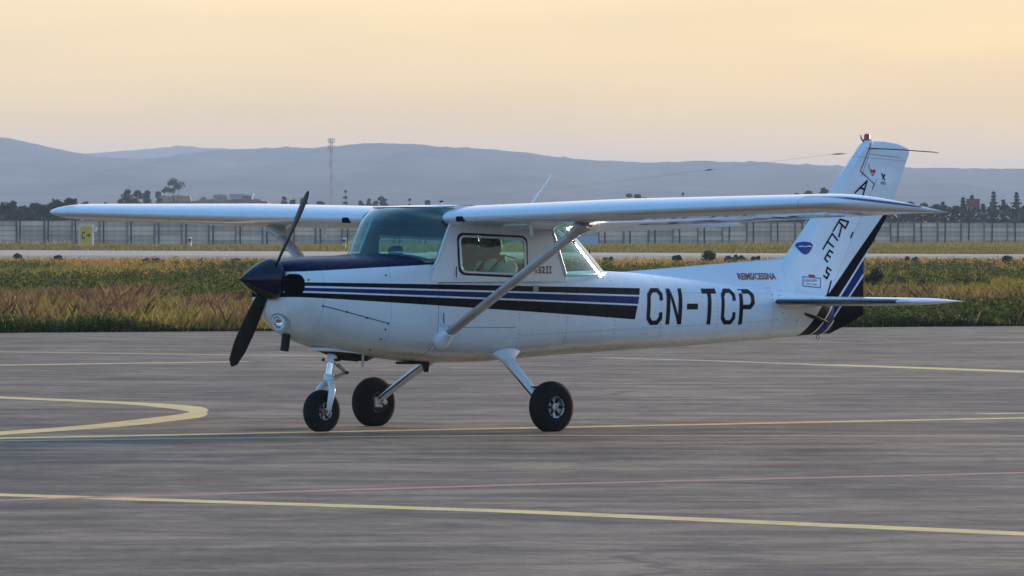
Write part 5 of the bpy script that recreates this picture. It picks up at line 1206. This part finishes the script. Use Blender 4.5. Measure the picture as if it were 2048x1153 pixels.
# grass between the taxiway and the wall
X_, Y = scatter(150000, 487.5, 510); fa, fb = Vector((*ground_at(0, 500.5), 0)), Vector((*ground_at(2048, 509.0), 0)); ok = Y > fa.y + (X_ - fa.x) * (fb.y - fa.y) / (fb.x - fa.x) + .5; X_, Y = X_[ok], Y[ok]; k = vnoise(X_ * .05 + 8, Y * .03, 7); Y2 = Y; keep = Y < 690 + (X_ + 44) * .77; X_, Y, k = X_[keep], Y2[keep], k[keep]; h = .03 + .42 * rng.rand(len(X_)) ** 3 * (.1 + 1.6 * k ** 2); co, tr = blades(X_, Y, h, .07, .3)
tag(npmesh('verge_grass', co, tr, V_OLIVE), 'tall thin grass in front of the fence', kind='stuff')
# single shrubs
M_SHRUB = m_leaf('shrub_leaves', (.014, .022, .008), (.055, .072, .024))
LS_A = 'low dark shrub at the apron edge among the weeds'; LS_B = 'small dark shrub between the dry grass and the gravel shoulder'; LS_C = 'dark green bush growing amid the brown grass beyond the tail'
shr = [(108, 660, 40, 22, LS_A), (292, 661, 42, 20, LS_A), (22, 661, 34, 12, LS_A), (420, 661, 36, 12, LS_A), (1764, 650, 62, 30, LS_A), (1905, 649, 80, 26, LS_A), (2025, 648, 50, 28, LS_A), (33, 521, 20, 13, LS_B), (118, 523, 20, 14, LS_B), (292, 525, 12, 7, LS_B), (311, 525, 13, 8, LS_B), (1425, 526, 46, 26, LS_B), (1468, 526, 48, 18, LS_B), (1560, 640, 30, 20, LS_C), (1700, 566, 46, 30, LS_C), (1990, 612, 30, 18, LS_C), (150, 590, 46, 24, 'dark leafy bush in the green weeds beside the aircraft nose'), (60, 596, 40, 24, 'dark leafy bush in the green weeds beside the aircraft nose'), (230, 606, 40, 22, 'dark leafy bush in the green weeds beside the aircraft nose'), (345, 640, 30, 18, 'dark leafy bush in the green weeds beside the aircraft nose'), (1355, 525, 20, 14, LS_B), (1510, 525, 20, 12, LS_B), (1215, 524, 22, 10, LS_B), (1822, 527, 26, 14, LS_B), (2016, 528, 20, 16, LS_B), (470, 525, 16, 8, LS_B), (1752, 590, 36, 60, LS_C), (1850, 592, 28, 34, LS_C), (1925, 585, 40, 36, LS_C), (1965, 582, 24, 30, LS_C), (1800, 585, 30, 36, LS_C), (440, 604, 44, 34, 'dark leafy bush in the green weeds beside the aircraft nose'), (385, 604, 46, 30, 'dark leafy bush in the green weeds beside the aircraft nose'), (300, 600, 40, 26, 'dark leafy bush in the green weeds beside the aircraft nose')]
for lab_ in set(t_[4] for t_ in shr):                # the largest and the smallest of each set can be told apart
    own = sorted([i for i, t_ in enumerate(shr) if t_[4] == lab_], key=lambda i: shr[i][2] * shr[i][3])
    for i, word in ((own[-1], 'largest '), (own[0], 'smallest ')): shr[i] = shr[i][:4] + (lab_, word + lab_)
for i, (px, py, w, h, lab, *own_) in enumerate(shr):
    x, Y = ground_at(px, py); q = Y / F_PX; W, Hh = w * q, h * q; rs = np.random.RandomState(300 + i)
    s_ = empty('shrub', (x, Y, 0), 0, own_[0] if own_ else lab, 'shrub', {LS_A: 'shrubs along the apron edge', LS_B: 'shrubs beside the gravel shoulder', LS_C: 'bushes beyond the tail'}.get(lab, 'bushes beside the nose'))
    nc = 9; cents = [((rs.rand() - .5) * W * .75, (rs.rand() - .5) * W * .5, Hh * (.22 + .5 * rs.rand())) for _ in range(nc)]; rads = [min(W, Hh * 1.2) * (.20 + .14 * rs.rand()) for _ in range(nc)]
    co, q4 = leaf_cloud(cents, rads, 150, .03 + .00010 * Y, rs, .9); co[:, 2] = np.abs(co[:, 2]); npmesh('crown', co, q4, M_SHRUB, s_, 4)
    mk('stem', *merge(*[tube_vf([(0, 0, -.05), (c[0] * .6, c[1] * .6, c[2])], [.02, .008], 5) for c in cents[:6]]), M_BARK, s_)
# ================================================================== HAZE
m = bpy.data.materials.new('haze_air'); m.use_nodes = True; nt = m.node_tree
for n in list(nt.nodes): nt.nodes.remove(n)
o_ = nt.nodes.new('ShaderNodeOutputMaterial'); pv = nt.nodes.new('ShaderNodeVolumePrincipled')
pv.inputs['Color'].default_value = (.68, .79, 1.0, 1); pv.inputs['Density'].default_value = HAZE; pv.inputs['Anisotropy'].default_value = 0.0
nt.links.new(pv.outputs[0], o_.inputs['Volume'])
V, Fq = box_vf(-6300, 6300, -2300, 12300, -1.6, 101)
hz = mk('haze', V, Fq, m, smooth=False); tag(hz, 'thin bluish haze over the airfield', kind='stuff')
